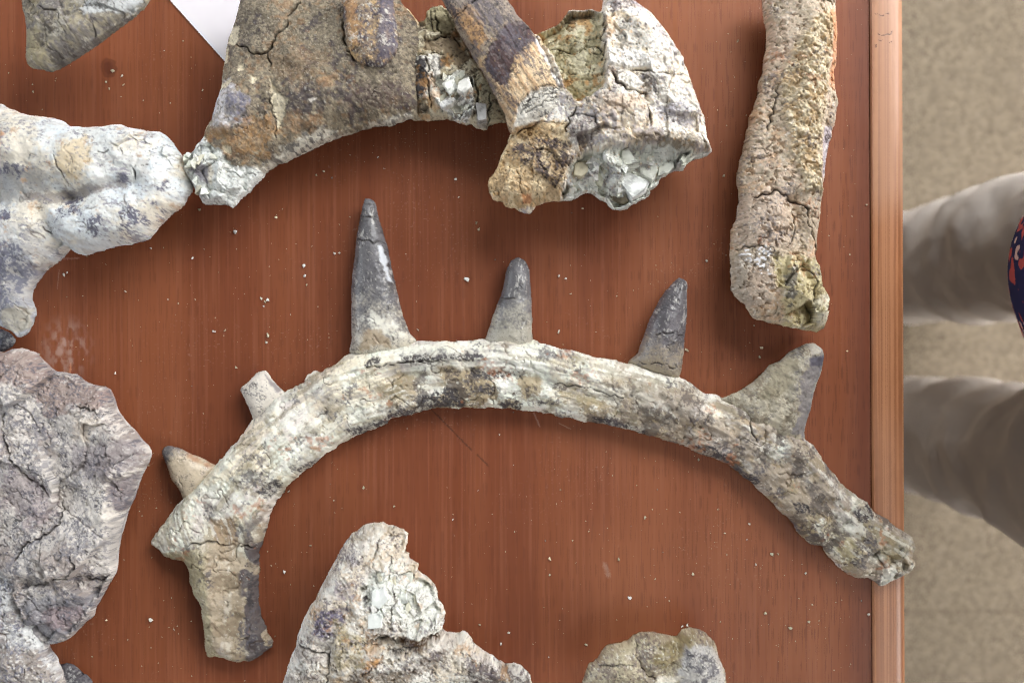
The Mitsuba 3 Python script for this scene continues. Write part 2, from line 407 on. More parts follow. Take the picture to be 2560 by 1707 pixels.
    def facets(self, mask, cell, tilt, off, seed=0, tints=0.0):
        wx = self.X + (fb(self.X, self.Y, 30, 2, self.seed + 61) - 0.5) * 14; wy = self.Y + (fb(self.X, self.Y, 30, 2, self.seed + 62) - 0.5) * 14
        r, ox, oy, e = voro(wx, wy, cell, self.seed + seed)
        f = (r[0] - 0.5) * 2 * off + ((r[1] - 0.5) * ox + (r[2] - 0.5) * oy) * 2 * tilt
        self.h += f * mask * self.fade
        gap = (1 - ss(0.5, 2.5, e)) * mask * (r[0] > 0.35)
        self.h -= gap * off * 0.5 * self.fade
        if tints: self.col *= 1 + (mask * (r[2] - 0.5) * tints)[..., None]
        return self
    def level(self, mask, dz):
        self.h += mask * dz * self.fade; return self
    # ---- colour of the stone itself
    def fill(self, c): self.col[:] = c; return self
    def paint(self, c, mask): self.col += (np.asarray(c) - self.col) * mask[..., None]; return self
    def mottle(self, c, scale, thr=0.55, w=0.06, amt=1.0, seed=0, fine=0.26, octs=4, stretch=None):
        X, Y = self.X, self.Y
        if stretch:
            a = math.radians(stretch[0]); X, Y = (X * math.cos(a) + Y * math.sin(a)) / stretch[1], (-X * math.sin(a) + Y * math.cos(a))
        n = fb(X, Y, scale, octs, self.seed + 100 + seed) * (1 - fine) + fb(X, Y, max(scale * 0.12, 3.2), 2, self.seed + 120 + seed) * fine
        return self.paint(c, ss(thr - w, thr + w, n) * amt)
    def speck(self, c, scale=3.0, thr=0.78, amt=0.7, seed=0, mask=1.0):
        n = n2(self.X / scale, self.Y / scale, self.seed + 140 + seed)
        return self.paint(c, ss(thr, thr + 0.1, n) * amt * mask)
    def grain(self, amt=0.16, seed=0):
        n = fb(self.X, self.Y, 3.4, 2, self.seed + 170 + seed) - 0.5
        b = fb(self.X, self.Y, 45, 3, self.seed + 171 + seed) - 0.5
        self.col *= np.clip(1 + (n * 2.4 + b * 1.2) * amt, 0.2, 2)[..., None]; return self
    # ---- mesh
    def build(self, key, bsdf='mat_fossil', zc=None, lift=0.0, under=True):
        X, Y, sd = self.X, self.Y, self.sd
        h = np.where(self.m, np.maximum(self.h, -0.6 * self.e * self.fade), 0)
        zt = self.e + h
        parts = []
        def sheet(st, z, flip):
            Xs, Ys, ds, zs, cs = X[::st, ::st], Y[::st, ::st], sd[::st, ::st], z[::st, ::st], self.col[::st, ::st]
            gy, gx = np.gradient(ds, self.dx * st); g = np.sqrt(gx ** 2 + gy ** 2) + 1e-6
            ins = self.m[::st, ::st]
            act = ins[:-1, :-1] | ins[1:, :-1] | ins[:-1, 1:] | ins[1:, 1:]
            mv = np.where(ins, 0, np.clip(-ds / g, 0, 1.3 * self.dx * st))
            Xs, Ys = Xs + gx / g * mv, Ys + gy / g * mv
            zs = np.where(ins, zs, self.e)
            i, j = np.nonzero(act); W = ds.shape[1]
            q = np.stack([i * W + j, (i + 1) * W + j, (i + 1) * W + j + 1, i * W + j + 1], 1)
            f = np.vstack([q[:, [0, 1, 2]], q[:, [0, 2, 3]]])
            if flip: f = f[:, ::-1]
            used, inv = np.unique(f, return_inverse=True)
            wx, wy = to_world(Xs.ravel()[used], Ys.ravel()[used], zc)
            v = np.stack([wx, wy, (zs.ravel()[used] + self.base) * S + lift], 1)
            parts.append((v, inv.reshape(f.shape), cs.reshape(-1, 3)[used]))
        if zc is None: zc = (self.e + self.base + 0.15 * self.T) * S + lift
        sheet(1, zt, False)
        if under: sheet(4, np.where(self.m, self.e * (1 - np.tanh(self.hp / (self.tuck * self.e + 1e-6)) * 0.985), self.e), True)
        v = np.vstack([p[0] for p in parts]); c = np.vstack([p[2] for p in parts]); f = []; o = 0
        for p in parts: f.append(p[1] + o); o += len(p[0])
        m = trimesh.Trimesh(v, np.vstack(f), process=False)
        return put(key, m, bsdf, smooth=True, color=np.clip(c * 1.06, 0.008, 0.80))


# stone colours
CHALK = sr(226, 226, 214); GREENW = sr(214, 220, 206); CREAM = sr(222, 208, 180); PINKW = sr(222, 208, 204)
BLUEW = sr(214, 222, 230); DARK = sr(68, 65, 67); VIOLET = sr(88, 86, 92); BLACK = sr(46, 42, 41); OCHRE = sr(186, 142, 92); RUST = sr(172, 108, 66)
TAN = sr(160, 140, 112); OLIVE = sr(142, 130, 98); GREY = sr(160, 154, 148); BROWN = sr(104, 86, 66); SLATE = sr(96, 95, 97)

# ------------------------------------------------------------------ 1. the arched bone with teeth
body = np.vstack([
    P('I', 40,925, 55,890, 85,850, 120,815, 150,770, 190,720, 230,680, 290,620, 330,580, 375,540, 400,500, 450,440, 500,380, 530,340, 580,290, 620,250, 660,240, 700,215, 750,190, 760,155, 790,140, 830,140, 870,115, 920,90, 955,60),
    P('J', 200,235, 350,205, 500,190, 620,188, 750,182, 880,178, 1000,165, 1060,150, 1120,150, 1200,180, 1260,180, 1330,205, 1400,230, 1480,245, 1560,270, 1650,295, 1740,310, 1830,325, 1900,335, 2000,360, 2100,390, 2220,430, 2280,465, 2352,515),
    P('K', 510,620, 550,640, 600,655, 650,680, 720,700, 800,740, 880,780, 945,825, 965,850, 1000,880, 1030,930, 1060,980, 1110,1030, 1160,1070, 1200,1105, 1235,1125, 1260,1165, 1300,1195, 1350,1225, 1400,1265, 1440,1290, 1450,1320, 1440,1370, 1460,1410, 1430,1450, 1380,1470, 1340,1490, 1320,1505, 1295,1510, 1280,1490, 1230,1470, 1170,1475, 1130,1440, 1090,1410, 1050,1370, 1020,1325, 970,1320, 940,1290, 910,1250, 900,1225, 860,1190, 830,1160, 800,1120, 750,1080, 700,1030, 650,990, 590,950, 530,920, 480,900, 430,880, 400,860, 330,840, 250,820, 170,795, 90,775),
    P('J', 1699,735, 1600,715, 1500,695, 1400,675, 1300,655, 1200,640, 1100,632, 1000,628, 900,625, 800,625, 700,620, 600,630, 500,655, 400,685, 300,720, 200,765, 120,795, 50,830),
    P('I', 915,470, 870,500, 820,540, 750,600, 700,630, 660,670, 640,710, 600,760, 580,810, 570,850, 555,890, 545,940, 535,1000, 533,1080, 530,1150, 540,1220, 555,1290, 575,1350, 597,1375, 590,1400, 550,1440, 500,1465, 430,1470, 380,1455, 340,1445, 295,1445, 290,1380, 285,1320, 280,1250, 265,1190, 240,1150, 235,1120, 220,1100, 220,1050, 200,1000, 150,995, 100,980, 70,950)])
b = Sculpt(body, T=96, k=1.0, edge=0.2, rag=5, seed=3)
b.ridge(P('J', -60,430, 150,350, 400,310, 700,310, 1000,300, 1300,330, 1600,420, 1900,520, 2200,620, 2352,690), 42, 16)
b.ridge(P('J', 300,400, 700,385, 1000,395, 1250,420, 1500,500, 1800,590), 14, -9)
b.ridge(P('K', 640,700, 800,780, 940,900, 1050,1030), 40, 14)
b.ridge(P('I', 330,790, 400,860, 440,1000, 450,1200, 440,1350), 45, -14)
b.ridge(P('I', 300,960, 330,1150, 350,1350), 26, 10)
b.ridge(P('K', 880,780, 860,850, 830,900), 22, 10)
b.rough({120: 9, 45: 9, 16: 2.4, 7: 1.0, 3.8: 0.6})
b.fill(CHALK * 1.06)
b.mottle(PINKW, 130, 0.55, 0.10, 0.6, 1, .12); b.mottle(GREENW, 90, 0.52, 0.10, 0.7, 2, .12); b.mottle(CREAM, 70, 0.58, 0.08, 0.6, 3, .15)
b.mottle(GREY, 60, 0.58, 0.08, 0.5, 4, 0.25); b.mottle(OLIVE, 60, 0.60, 0.08, 0.5, 5, 0.25)
right = ss(1500, 1900, b.X + 0.25 * b.Y - 250)
b.paint(TAN, right * ss(0.40, 0.60, fb(b.X, b.Y, 30, 4, 71)) * 0.8)
b.paint(GREY, right * ss(0.5, 0.6, fb(b.X, b.Y, 22, 3, 72)) * 0.6)
for q, c, a in ((P('J', 1400,500, 1650,540, 1900,620, 2100,690, 2230,760, 2100,780, 1900,720, 1700,640, 1500,570), OLIVE, .85), (P('J', 230,470, 400,450, 420,520, 360,600, 280,560), OLIVE, .6),
                (P('J', 600,400, 800,400, 1000,430, 900,480, 700,500), TAN, .6), (P('J', 1680,400, 1900,440, 1900,490, 1700,460), TAN, .7),
                (P('I', 330,800, 430,790, 470,880, 440,1000, 360,980), sr(150, 126, 98), .85), (P('I', 320,1000, 470,1000, 500,1200, 540,1350, 420,1420, 340,1380), sr(168, 150, 128), .7),
                (P('K', 690,930, 850,900, 900,960, 850,1040, 740,990), BROWN, .6), (P('K', 860,1080, 1040,1040, 1060,1130, 930,1180), BROWN, .6),
                (P('K', 1180,1180, 1400,1270, 1430,1340, 1300,1400, 1170,1280), OLIVE, .7), (P('K', 900,1240, 1050,1180, 1180,1330, 1260,1440, 1130,1430), sr(168, 160, 126), .7)):
    b.paint(c, b.zone(q, 10, 16, 24) * a)
U, V = b.along(np.vstack([P('I', 420,1460, 400,1200, 390,900, 330,760, 480,560, 700,380, 900,230), P('J', 150,460, 400,370, 700,340, 1000,345, 1300,390, 1700,500, 2100,620), P('K', 560,770, 800,900, 1000,1110, 1200,1300, 1400,1420)]))
stk = fb(U / 9, V, 9, 3, 301) * .8 + fb(b.X, b.Y, 9, 2, 302) * .2
b.paint(GREY, ss(.58, .66, stk) * .5); b.paint(OLIVE * .9, ss(.58, .66, fb(U / 7, V, 16, 3, 303) * .8 + fb(b.X, b.Y, 6, 2, 304) * .2) * .5)
b.paint(CHALK * 1.15, ss(.57, .63, fb(U / 6, V, 12, 3, 305) * .8 + fb(b.X, b.Y, 7, 2, 306) * .2) * .45)
b.h += (fb(U / 8, V, 8, 3, 307) - .5) * 5 * b.fade * ss(380, 520, U)
lob = ss(2, 16, V + (fb(b.X, b.Y, 40, 3, 311) - .5) * 40) * ss(780, 1080, U)
b.paint(sr(158, 142, 112), lob * ss(.46, .56, fb(b.X, b.Y, 51, 3, 312) * .76 + fb(b.X, b.Y, 4, 2, 313) * .24) * .85)
b.paint(sr(96, 88, 82), lob * ss(.56, .62, fb(b.X, b.Y, 39, 3, 314) * .76 + fb(b.X, b.Y, 4, 2, 315) * .24) * .8)
leg = ss(330, 270, U + (fb(b.X, b.Y, 40, 3, 331) - .5) * 90)
b.paint(sr(174, 160, 138), leg * (.45 + .45 * ss(.38, .55, fb(b.X, b.Y, 30, 3, 332)))); b.paint(sr(136, 120, 98), leg * ss(.54, .62, fb(b.X, b.Y, 40, 3, 333) * .7 + fb(b.X, b.Y, 5, 2, 334) * .3) * .7)
b.paint(sr(176, 168, 136), leg * ss(-28, -46, V + (fb(b.X, b.Y, 20, 2, 335) - .5) * 20) * .7); b.paint(sr(70, 66, 76), leg * ss(34, 46, V + (fb(b.X, b.Y, 14, 2, 337) - .5) * 14) * ss(.44, .5, fb(b.X, b.Y, 40, 2, 336)) * .8)
rgt = ss(1350, 1700, U)
b.paint(sr(164, 152, 136), rgt * ss(.47, .60, fb(b.X, b.Y, 66, 3, 316) * .76 + fb(b.X, b.Y, 4, 2, 317) * .24) * .8)
b.paint(sr(104, 96, 90), rgt * ss(.61, .68, fb(b.X, b.Y, 45, 3, 318) * .76 + fb(b.X, b.Y, 4, 2, 319) * .24) * .8)
b.h += rgt * (fb(b.X, b.Y, 34, 3, 320) - .5) * 34 * b.fade
b.ridge(P('J', -60,400, 300,320, 700,290, 1000,290, 1400,350, 1900,490), 9, 7)
dm = 0
for q in (P('J', 520,590, 620,500, 740,480, 790,540, 840,590, 830,620, 680,620, 560,630), P('J', 40,760, 200,720, 350,650, 520,600, 600,640, 450,680, 250,760, 80,810), P('J', 1040,600, 1130,560, 1190,590, 1180,635, 1060,630),
          P('J', 900,480, 1010,470, 1050,530, 980,550), P('J', 1290,570, 1400,570, 1420,610, 1300,600), P('J', 860,370, 1200,380, 1180,420, 860,430), P('J', 180,290, 280,285, 280,340, 200,350),
          P('J', 420,285, 700,275, 940,268, 940,290, 700,320, 420,320), P('I', 730,580, 820,530, 800,570, 740,600), P('I', 545,680, 640,610, 660,650, 600,720), P('I', 500,1000, 535,1000, 530,1150, 520,1230, 500,1180),
          P('J', 1650,670, 1850,720, 2000,770, 1980,800, 1800,750, 1650,710), P('K', 400,840, 520,860, 700,1000, 760,1060, 700,1040, 560,930), P('K', 1140,1150, 1240,1120, 1270,1180, 1180,1200), P('K', 850,1100, 930,1120, 960,1170, 880,1160)):
    dm = np.maximum(dm, b.zone(q, 4, 11, 16))
b.paint(DARK, dm * (0.35 + 0.6 * ss(0.42, 0.52, fb(b.X, b.Y, 12, 3, 9) * .5 + fb(b.X, b.Y, 3.5, 2, 10) * .5)))
b.mottle(VIOLET, 44, 0.66, 0.05, 0.7, 7, 0.3); b.mottle(RUST, 55, 0.70, 0.05, 0.5, 8)
b.speck(CHALK * 1.1, 4, 0.90, 0.5, 1); b.speck(BROWN, 3.4, 0.90, 0.45, 2); b.grain(0.10)
b.creases(60, 5, 0.02, 1, BROWN, 0.5); b.creases(28, 2.5, 0.012, 2, BROWN, 0.4)
b.pits(14, 3, 0.70)
b.crack(P('J', 200,360, 420,330, 560,310, 700,325), 1.8, 8); b.crack(P('J', 1400,465, 1600,490, 1850,560), 1.5, 6); b.crack(P('K', 665,700, 680,790, 700,840), 1.6, 9)
b.crack(P('I', 240,920, 330,900, 400,920), 2.0, 8); b.crack(P('I', 470,930, 540,930), 2, 10); b.crack(P('K', 1100,1250, 1150,1150, 1200,1110), 2.4, 8, tuple(CHALK))
b.facets(b.zone(P('K', 1260,1330, 1460,1320, 1480,1440, 1300,1520, 1240,1450), 6, 8), 26, 0.7, 9, 1)
b.paint(CHALK, b.zone(P('K', 1280,1420, 1340,1400, 1350,1480, 1290,1515), 4, 6) * .8)
b.build('toothed_fossil__bone')
tag('toothed_fossil', 'long arched pale fossil bone with six pointed teeth along its outer edge', 'fossil')


def tooth(key, outline, seed, T, axis, tip_dark, base_col, label, k=1.0, gloss=True, base=0, dark=SLATE):
    t = Sculpt(outline, T=T * 1.3, k=k * 1.15, edge=0.30, rag=1.6, seed=seed, rag_scale=18, base=base)
    a, c = np.array(axis, float); L = np.hypot(*(c - a)); d = (c - a) / L
    s = ((t.X - a[0]) * d[0] + (t.Y - a[1]) * d[1]) / L        # 0 base, 1 tip
    t.rough({60: 2.5, 20: 1.4, 8: 0.7, 4: 0.35})
    t.fill(dark); t.mottle(dark * 1.6, 40, 0.56, 0.10, 0.5, 1, 0.3); t.mottle(dark * 0.5, 30, 0.56, 0.08, 0.7, 2, 0.25)
    t.mottle(sr(196, 194, 188), 18, 0.66, 0.05, 0.5, 3, 0.4, stretch=(math.degrees(math.atan2(d[1], d[0])), 3.0))
    t.paint(base_col, ss(tip_dark + 0.30, tip_dark - 0.22, s + (fb(t.X, t.Y, 34, 3, seed) * .6 + fb(t.X, t.Y, 4, 2, seed + 1) * .4 - 0.5) * 0.75) * 0.9)
    t.mottle(VIOLET, 16, 0.62, 0.04, 0.6, 6, 0.5); t.speck(sr(205, 200, 188), 3.2, 0.88, 0.4); t.grain(0.12)
    t.creases(40, 3, 0.018, 1, BLACK, 0.5)
    t.s = s
    return t


def tooth_done(t, key, label, gloss=True):
    k = t.build(key, 'mat_fossil_gloss' if gloss else 'mat_fossil')
    tag(k, label)


LIGHTB = sr(206, 200, 184)
t = tooth('', P('H', 285,1345, 305,1250, 305,1100, 305,900, 315,750, 330,620, 345,470, 365,340, 385,250, 400,180, 415,140, 440,133, 480,150, 500,185, 515,270, 550,380, 585,500, 610,620, 640,770, 670,900, 700,1020, 735,1130, 765,1200, 820,1260, 700,1340, 450,1400), 11, 85, P('H', 520,1330, 445,140), 0.13, LIGHTB, '')
t.crack(P('H', 340,470, 430,482, 580,500), 1.6, 5); t.crack(P('H', 385,280, 440,290, 520,285), 1.3, 4); t.crack(P('H', 560,540, 590,640, 640,820), 1.4, 4)
t.paint(sr(220, 226, 232), t.zone(P('H', 530,520, 555,520, 600,650, 630,800, 600,790, 560,650), 3, 5) * .7); t.paint(CHALK, t.zone(P('H', 430,1060, 540,1040, 640,1130, 700,1200, 560,1210), 10, 26, 14) * .6)
t.paint(TAN, t.zone(P('H', 380,1200, 560,1180, 620,1290, 400,1330), 8, 14) * .7)
tooth_done(t, 'toothed_fossil__tooth', 'tallest tooth, slender and dark grey')
t = tooth('', P('P', 1108,792, 1118,770, 1130,730, 1150,680, 1160,640, 1165,615, 1175,597, 1192,590, 1207,597, 1217,620, 1220,670, 1223,730, 1223,800, 1165,815), 12, 75, P('P', 1170,790, 1192,592), 0.30, sr(168, 164, 150), '')
t.crack(P('H', 1465,930, 1540,940, 1640,940), 1.3, 4)
tooth_done(t, 'toothed_fossil__tooth', 'short blunt grey tooth in the middle of the arch')
t = tooth('', P('K', 130,475, 180,430, 190,390, 215,320, 245,250, 275,190, 310,140, 350,100, 370,82, 395,90, 408,110, 405,180, 405,260, 395,340, 390,400, 385,460, 375,520, 360,560, 240,520), 13, 85, P('K', 280,490, 385,85), 0.10, sr(150, 138, 118), '', dark=sr(98, 95, 98))
t.crack(P('K', 205,345, 300,340, 395,345), 1.5, 5); t.crack(P('K', 180,470, 280,485, 375,500), 1.8, 6)
tooth_done(t, 'toothed_fossil__tooth', 'dark grey conical tooth leaning right')
t = tooth('', P('K', 560,645, 640,615, 690,585, 740,545, 790,490, 840,470, 880,430, 930,405, 960,388, 1000,390, 1030,410, 1042,450, 1030,510, 1005,570, 985,630, 975,690, 960,740, 945,790, 955,850, 850,860, 690,770), 14, 105, P('K', 830,760, 1000,395), 0.80, sr(172, 165, 146), '', k=0.95)
t.mottle(sr(200, 192, 170), 34, .55, .06, .6, 21, .35); t.mottle(sr(110, 98, 80), 26, .60, .05, .6, 22, .35)
t.paint(sr(116, 113, 118), t.zone(P('K', 940,470, 1040,440, 1000,580, 975,700, 940,820, 880,800, 900,640, 890,580), 7, 16, 14) * .75)
t.paint(sr(84, 82, 92), t.zone(P('K', 945,450, 1040,440, 1030,500, 960,490), 4, 5) * .9); t.paint(sr(190, 186, 176), t.zone(P('K', 960,392, 1020,395, 1036,430, 960,440), 4, 5) * .6)
t.paint(sr(128, 120, 98), t.zone(P('K', 780,500, 900,460, 870,560, 800,650, 730,640), 8, 14) * .6); t.ridge(P('K', 930,430, 880,620, 880,780), 16, 9)
t.rough({40: 9, 14: 5, 6: 2})
tooth_done(t, 'toothed_fossil__tooth', 'broad crusted tooth at the right end with a grey face', False)
t = tooth('', P('I', 515,380, 500,320, 480,270, 452,225, 460,210, 500,180, 530,145, 565,132, 580,145, 600,180, 640,220, 670,245, 620,300, 560,360), 15, 70, P('I', 580,300, 510,180), 1.25, sr(214, 208, 196), '')
t.paint(sr(120, 116, 120), t.zone(P('I', 570,150, 600,180, 650,225, 630,240, 590,190), 3, 4) * .8)
tooth_done(t, 'toothed_fossil__tooth', 'short broken pale stump of a tooth', False)
t = tooth('', P('I', 190,725, 170,670, 140,640, 130,600, 110,560, 92,510, 95,490, 115,478, 170,487, 210,510, 270,535, 330,565, 355,580, 280,670, 230,730), 16, 75, P('I', 260,630, 105,490), 0.72, sr(196, 182, 158), '')
t.paint(sr(170, 120, 86), t.zone(P('I', 215,510, 330,565, 320,580, 240,545), 4, 6) * .6)
tooth_done(t, 'toothed_fossil__tooth', 'small tooth near the left end with a grey tip')

# ------------------------------------------------------------------ 2. the large brown plate with shaft and broken block, top middle
blade = P('B', 450,-70, 440,20, 432,60, 418,120, 395,170, 385,200, 370,260, 360,310, 345,360, 340,420, 335,480, 322,520, 318,580, 300,640, 285,690, 270,740, 262,790, 245,840, 220,860, 205,890, 185,960, 165,985, 125,1010, 118,1050, 75,1080, 70,1110, 35,1140, 22,1170, 40,1210, 75,1260, 105,1290, 120,1340, 150,1380, 170,1420, 190,1437, 240,1435, 300,1440, 350,1437, 385,1455, 410,1440, 435,1405, 470,1370, 510,1345, 525,1310, 560,1280, 600,1250, 615,1215, 640,1195, 700,1150, 760,1130, 800,1110, 870,1080, 950,1040, 1010,1010, 1080,980, 1150,955, 1220,930, 1280,910, 1350,890, 1420,875, 1480,870, 1520,880, 1545,870, 1580,850, 1640,830, 1720,835, 1730,700, 1720,600, 1730,450, 1740,400, 1750,250, 1700,100, 1620,10, 1570,-70)
b = Sculpt(blade, T=240, k=0.8, edge=0.5, rag=3.5, seed=21, tuck=1.0)
b.ridge(P('B', 960,-60, 800,200, 690,400), 50, -10); b.ridge(P('B', 700,420, 720,560, 760,900), 26, -6)
b.dome(P('B', 450,750)[0], 60, 90, 20, 22); b.dome(P('B', 1050,150)[0], 100, 120, 10, -30); b.ridge(P('B', 620,1180, 900,1010, 1200,900, 1600,800), 26, -10)
b.rough({140: 12, 50: 8, 18: 3.4, 7: 1.6, 3.8: 0.8})
b.mottle(BLACK, 60, .9)
b.fill(sr(114, 105, 90)); b.mottle(sr(82, 75, 68), 110, 0.52, 0.10, 0.75, 1); b.mottle(sr(150, 139, 118), 60, 0.56, 0.08, 0.55, 2, 0.6); b.mottle(sr(172, 160, 138), 18, .60, .05, .45, 12, .6); b.mottle(sr(74, 68, 70), 80, 0.60, 0.07, 0.8, 3, 0.4)
b.mottle(sr(150, 110, 70), 90, 0.63, 0.08, 0.35, 4, 0.5)
for q, c, a, s_ in ((P('B', 240,620, 420,580, 550,700, 540,900, 430,960, 280,900), sr(206, 204, 206), .85, 22), (P('B', 430,680, 560,690, 550,850, 480,920, 420,840), sr(78, 76, 98), .8, 20),
                (P('B', 400,900, 700,820, 780,950, 560,1150, 380,1080, 220,960), sr(160, 124, 82), .65, 34), (P('B', 860,640, 1080,620, 1110,760, 960,860, 850,800), sr(72, 66, 68), .85, 26),
                (P('B', 1040,540, 1200,530, 1200,640, 1060,640), sr(156, 122, 84), .45, 26), (P('B', 560,400, 1100,380, 1180,520, 900,620, 720,560), sr(124, 100, 74), .5, 30), (P('B', 1300,620, 1600,600, 1680,720, 1450,800, 1200,760), sr(82, 68, 66), .7, 24),
                (P('B', 820,860, 1050,840, 1000,920, 800,960), sr(150, 112, 76), .5, 20)):
    b.paint(c, b.zone(q, 8, s_, 22) * a * (0.5 + 0.5 * ss(0.4, 0.55, fb(b.X, b.Y, 7, 2, 33))))
rim = b.zone(P('B', 520,1220, 760,1070, 930,970, 1060,920, 1160,945, 1400,872, 1690,800, 1700,890, 1400,930, 1000,1070, 700,1190, 620,1270), 6, 14, 16); b.paint(sr(206, 202, 188), rim * .8); b.paint(DARK, rim * ss(0.55, 0.6, fb(b.X, b.Y, 12, 3, 8)) * .75)
toe = b.zone(P('B', 0,1000, 170,960, 300,1050, 420,1180, 620,1210, 640,1480, 0,1480), 5, 10, 20); b.paint(sr(212, 216, 212), toe * .95); b.facets(toe, 44, 0.5, 10, 2, 0.15)
b.paint(sr(120, 116, 124), b.zone(P('B', 90,1160, 200,1140, 260,1220, 240,1330, 180,1260, 110,1220), 4, 10) * .85); b.paint(CREAM, b.zone(P('B', 260,1170, 290,1220, 270,1320, 240,1300), 3, 5) * .5)
for q in (P('B', 400,185, 478,200, 460,280, 440,320, 380,300), P('B', 350,320, 390,330, 375,440, 340,470), P('B', 710,590, 760,680, 835,740, 800,850, 760,940, 740,860, 720,800, 715,700), P('B', 480,490, 515,480, 510,520, 480,525), P('B', 590,580, 640,590, 600,640, 580,625), P('B', 300,590, 440,590, 420,640, 320,640), P('B', 200,860, 250,870, 200,960), P('B', 365,1040, 420,1060, 410,1100, 370,1090)):
    z = b.zone(q, 2.5, 5, 12); b.paint(sr(214, 204, 178), z * .92); b.level(z, -5)
for q in (P('B', 955,650, 975,660, 962,690), P('B', 980,740, 1040,735, 1000,760), P('B', 1085,710, 1100,760, 1090,750)): b.paint(sr(215, 210, 200), b.zone(q, 2, 3) * .8)
b.speck(sr(176, 164, 138), 3.2, 0.82, 0.45, 1); b.speck(sr(60, 54, 52), 3.4, 0.76, 0.45, 2); b.speck(CHALK, 3.0, 0.92, 0.6, 3); b.grain(0.22)
b.crack(P('B', 900,20, 840,120, 800,220, 740,310, 690,390, 640,410, 560,390, 520,350, 450,330), 2.2, 14); b.crack(P('B', 690,400, 700,460, 725,560), 2.0, 12); b.crack(P('B', 700,590, 720,800, 740,900, 740,1000), 1.4, 6); b.crack(P('B', 1195,80, 1220,250, 1250,400, 1330,470), 2, 10)
b.crack(P('B', 1480,480, 1420,500, 1250,440), 2, 8)
b.creases(50, 3, 0.012, 3, BLACK, 0.5)
b.build('plate_fossil__plate'); SC['plate'] = b
tag('plate_fossil', 'large brown fossil plate joined to a dark banded shaft and broken white block', 'fossil')
boss = P('B', 1195,-70, 1195,100, 1205,200, 1225,300, 1245,370, 1280,420, 1340,450, 1420,475, 1480,470, 1530,430, 1570,380, 1585,300, 1580,200, 1560,100, 1550,-70)
b = Sculpt(boss, T=95, k=0.9, edge=0.2, rag=3, seed=22, base=185)
b.rough({60: 5, 20: 2.5, 8: 1.5, 4: 0.8}); b.ridge(P('B', 1500,-60, 1490,150, 1480,350), 14, 6)
b.fill(sr(138, 122, 104)); b.mottle(sr(196, 164, 118), 40, 0.54, 0.06, 0.8, 1, 0.5); b.mottle(sr(80, 74, 84), 34, 0.55, 0.05, 0.85, 2, 0.5); b.paint(sr(94, 92, 108), b.zone(P('B', 1470,-60, 1580,-60, 1590,300, 1520,420, 1440,420, 1460,200), 6, 14) * .7)
b.paint(OCHRE, b.zone(P('B', 1200,-60, 1290,-60, 1330,200, 1330,340, 1250,340), 6, 14) * .6); b.mottle(sr(210, 206, 196), 16, 0.64, 0.04, 0.7, 4, 0.4); b.speck(BLACK, 4, 0.78, 0.6); b.speck(CHALK, 3.4, 0.86, 0.6, 4); b.grain(0.2); b.creases(40, 3, 0.015, 1, BLACK, .5)
b.build('plate_fossil__knob')
matrix = P('C', 85,822, 200,835, 300,815, 386,828, 400,845, 450,855, 500,850, 520,870, 555,890, 590,898, 615,890, 625,860, 660,858, 700,850, 760,850, 760,700, 640,500, 520,330, 440,200, 380,60, 300,20, 250,30, 210,40, 195,70, 200,100, 160,115, 180,170, 140,180, 125,130, 95,80, 50,40, 20,15, -60,-30, -80,100, -30,300, 60,420, 70,600, 80,750)
b = Sculpt(matrix, T=200, k=0.85, edge=0.48, rag=5, seed=23)
b.fill(sr(196, 188, 164)); b.mottle(sr(150, 136, 108), 50, 0.54, 0.07, 0.7, 1, 0.5)
z = b.zone(P('C', 180,40, 300,20, 400,180, 330,260, 180,220), 4, 8); b.paint(sr(158, 150, 120), z * .9); b.level(z, -14)
z = b.zone(P('C', 80,420, 200,410, 205,640, 190,700, 90,650), 3, 8); b.paint(sr(226, 224, 216), z); b.level(z, 10); b.paint(sr(40, 36, 44), b.zone(P('C', 120,430, 205,420, 205,660, 110,700, 100,560, 130,520), 3, 12, 14) * .92)
z = b.zone(P('C', 205,400, 290,400, 300,560, 240,760, 205,660), 3, 7); b.paint(sr(228, 224, 214), z); b.paint(sr(48, 42, 46), b.zone(P('C', 270,420, 350,420, 320,500, 280,520), 3, 9) * .85)
z = b.zone(P('C', 240,560, 420,520, 530,560, 535,780, 480,850, 390,840, 280,760, 230,700), 4, 8); b.paint(sr(226, 228, 220), z); b.facets(z, 38, 0.8, 13, 3, 0.10)
z = b.zone(P('C', 535,530, 600,560, 700,700, 740,850, 640,860, 530,770), 3, 6); b.paint(sr(196, 192, 168), z); b.level(z, -6); b.paint(sr(150, 148, 150), b.zone(P('C', 530,740, 620,760, 615,890, 540,880), 4, 8) * .6)
z = b.zone(P('C', 190,290, 400,230, 520,420, 420,480, 330,480, 300,400, 190,360), 4, 14); b.paint(sr(116, 96, 72), z * .75); b.level(z, -10)
b.mottle(sr(64, 54, 48), 30, 0.60, 0.05, 0.75, 6, 0.5, stretch=(-35, 2.5)); b.mottle(OCHRE, 40, 0.62, 0.05, 0.6, 7); b.paint(OCHRE, b.zone(P('C', -40,0, 100,80, 90,180, 0,150), 6, 12) * .5)
b.paint(sr(72, 58, 46), b.zone(P('C', 120,720, 210,740, 240,800, 130,790), 3, 8) * .8); b.paint(sr(196, 160, 116), b.zone(P('C', 215,680, 280,760, 260,800, 210,760), 3, 6) * .6)
b.rough({60: 7, 22: 5, 9: 2.5, 4: 1.0}); b.speck(BLACK, 4, 0.82, 0.5); b.grain(0.18)
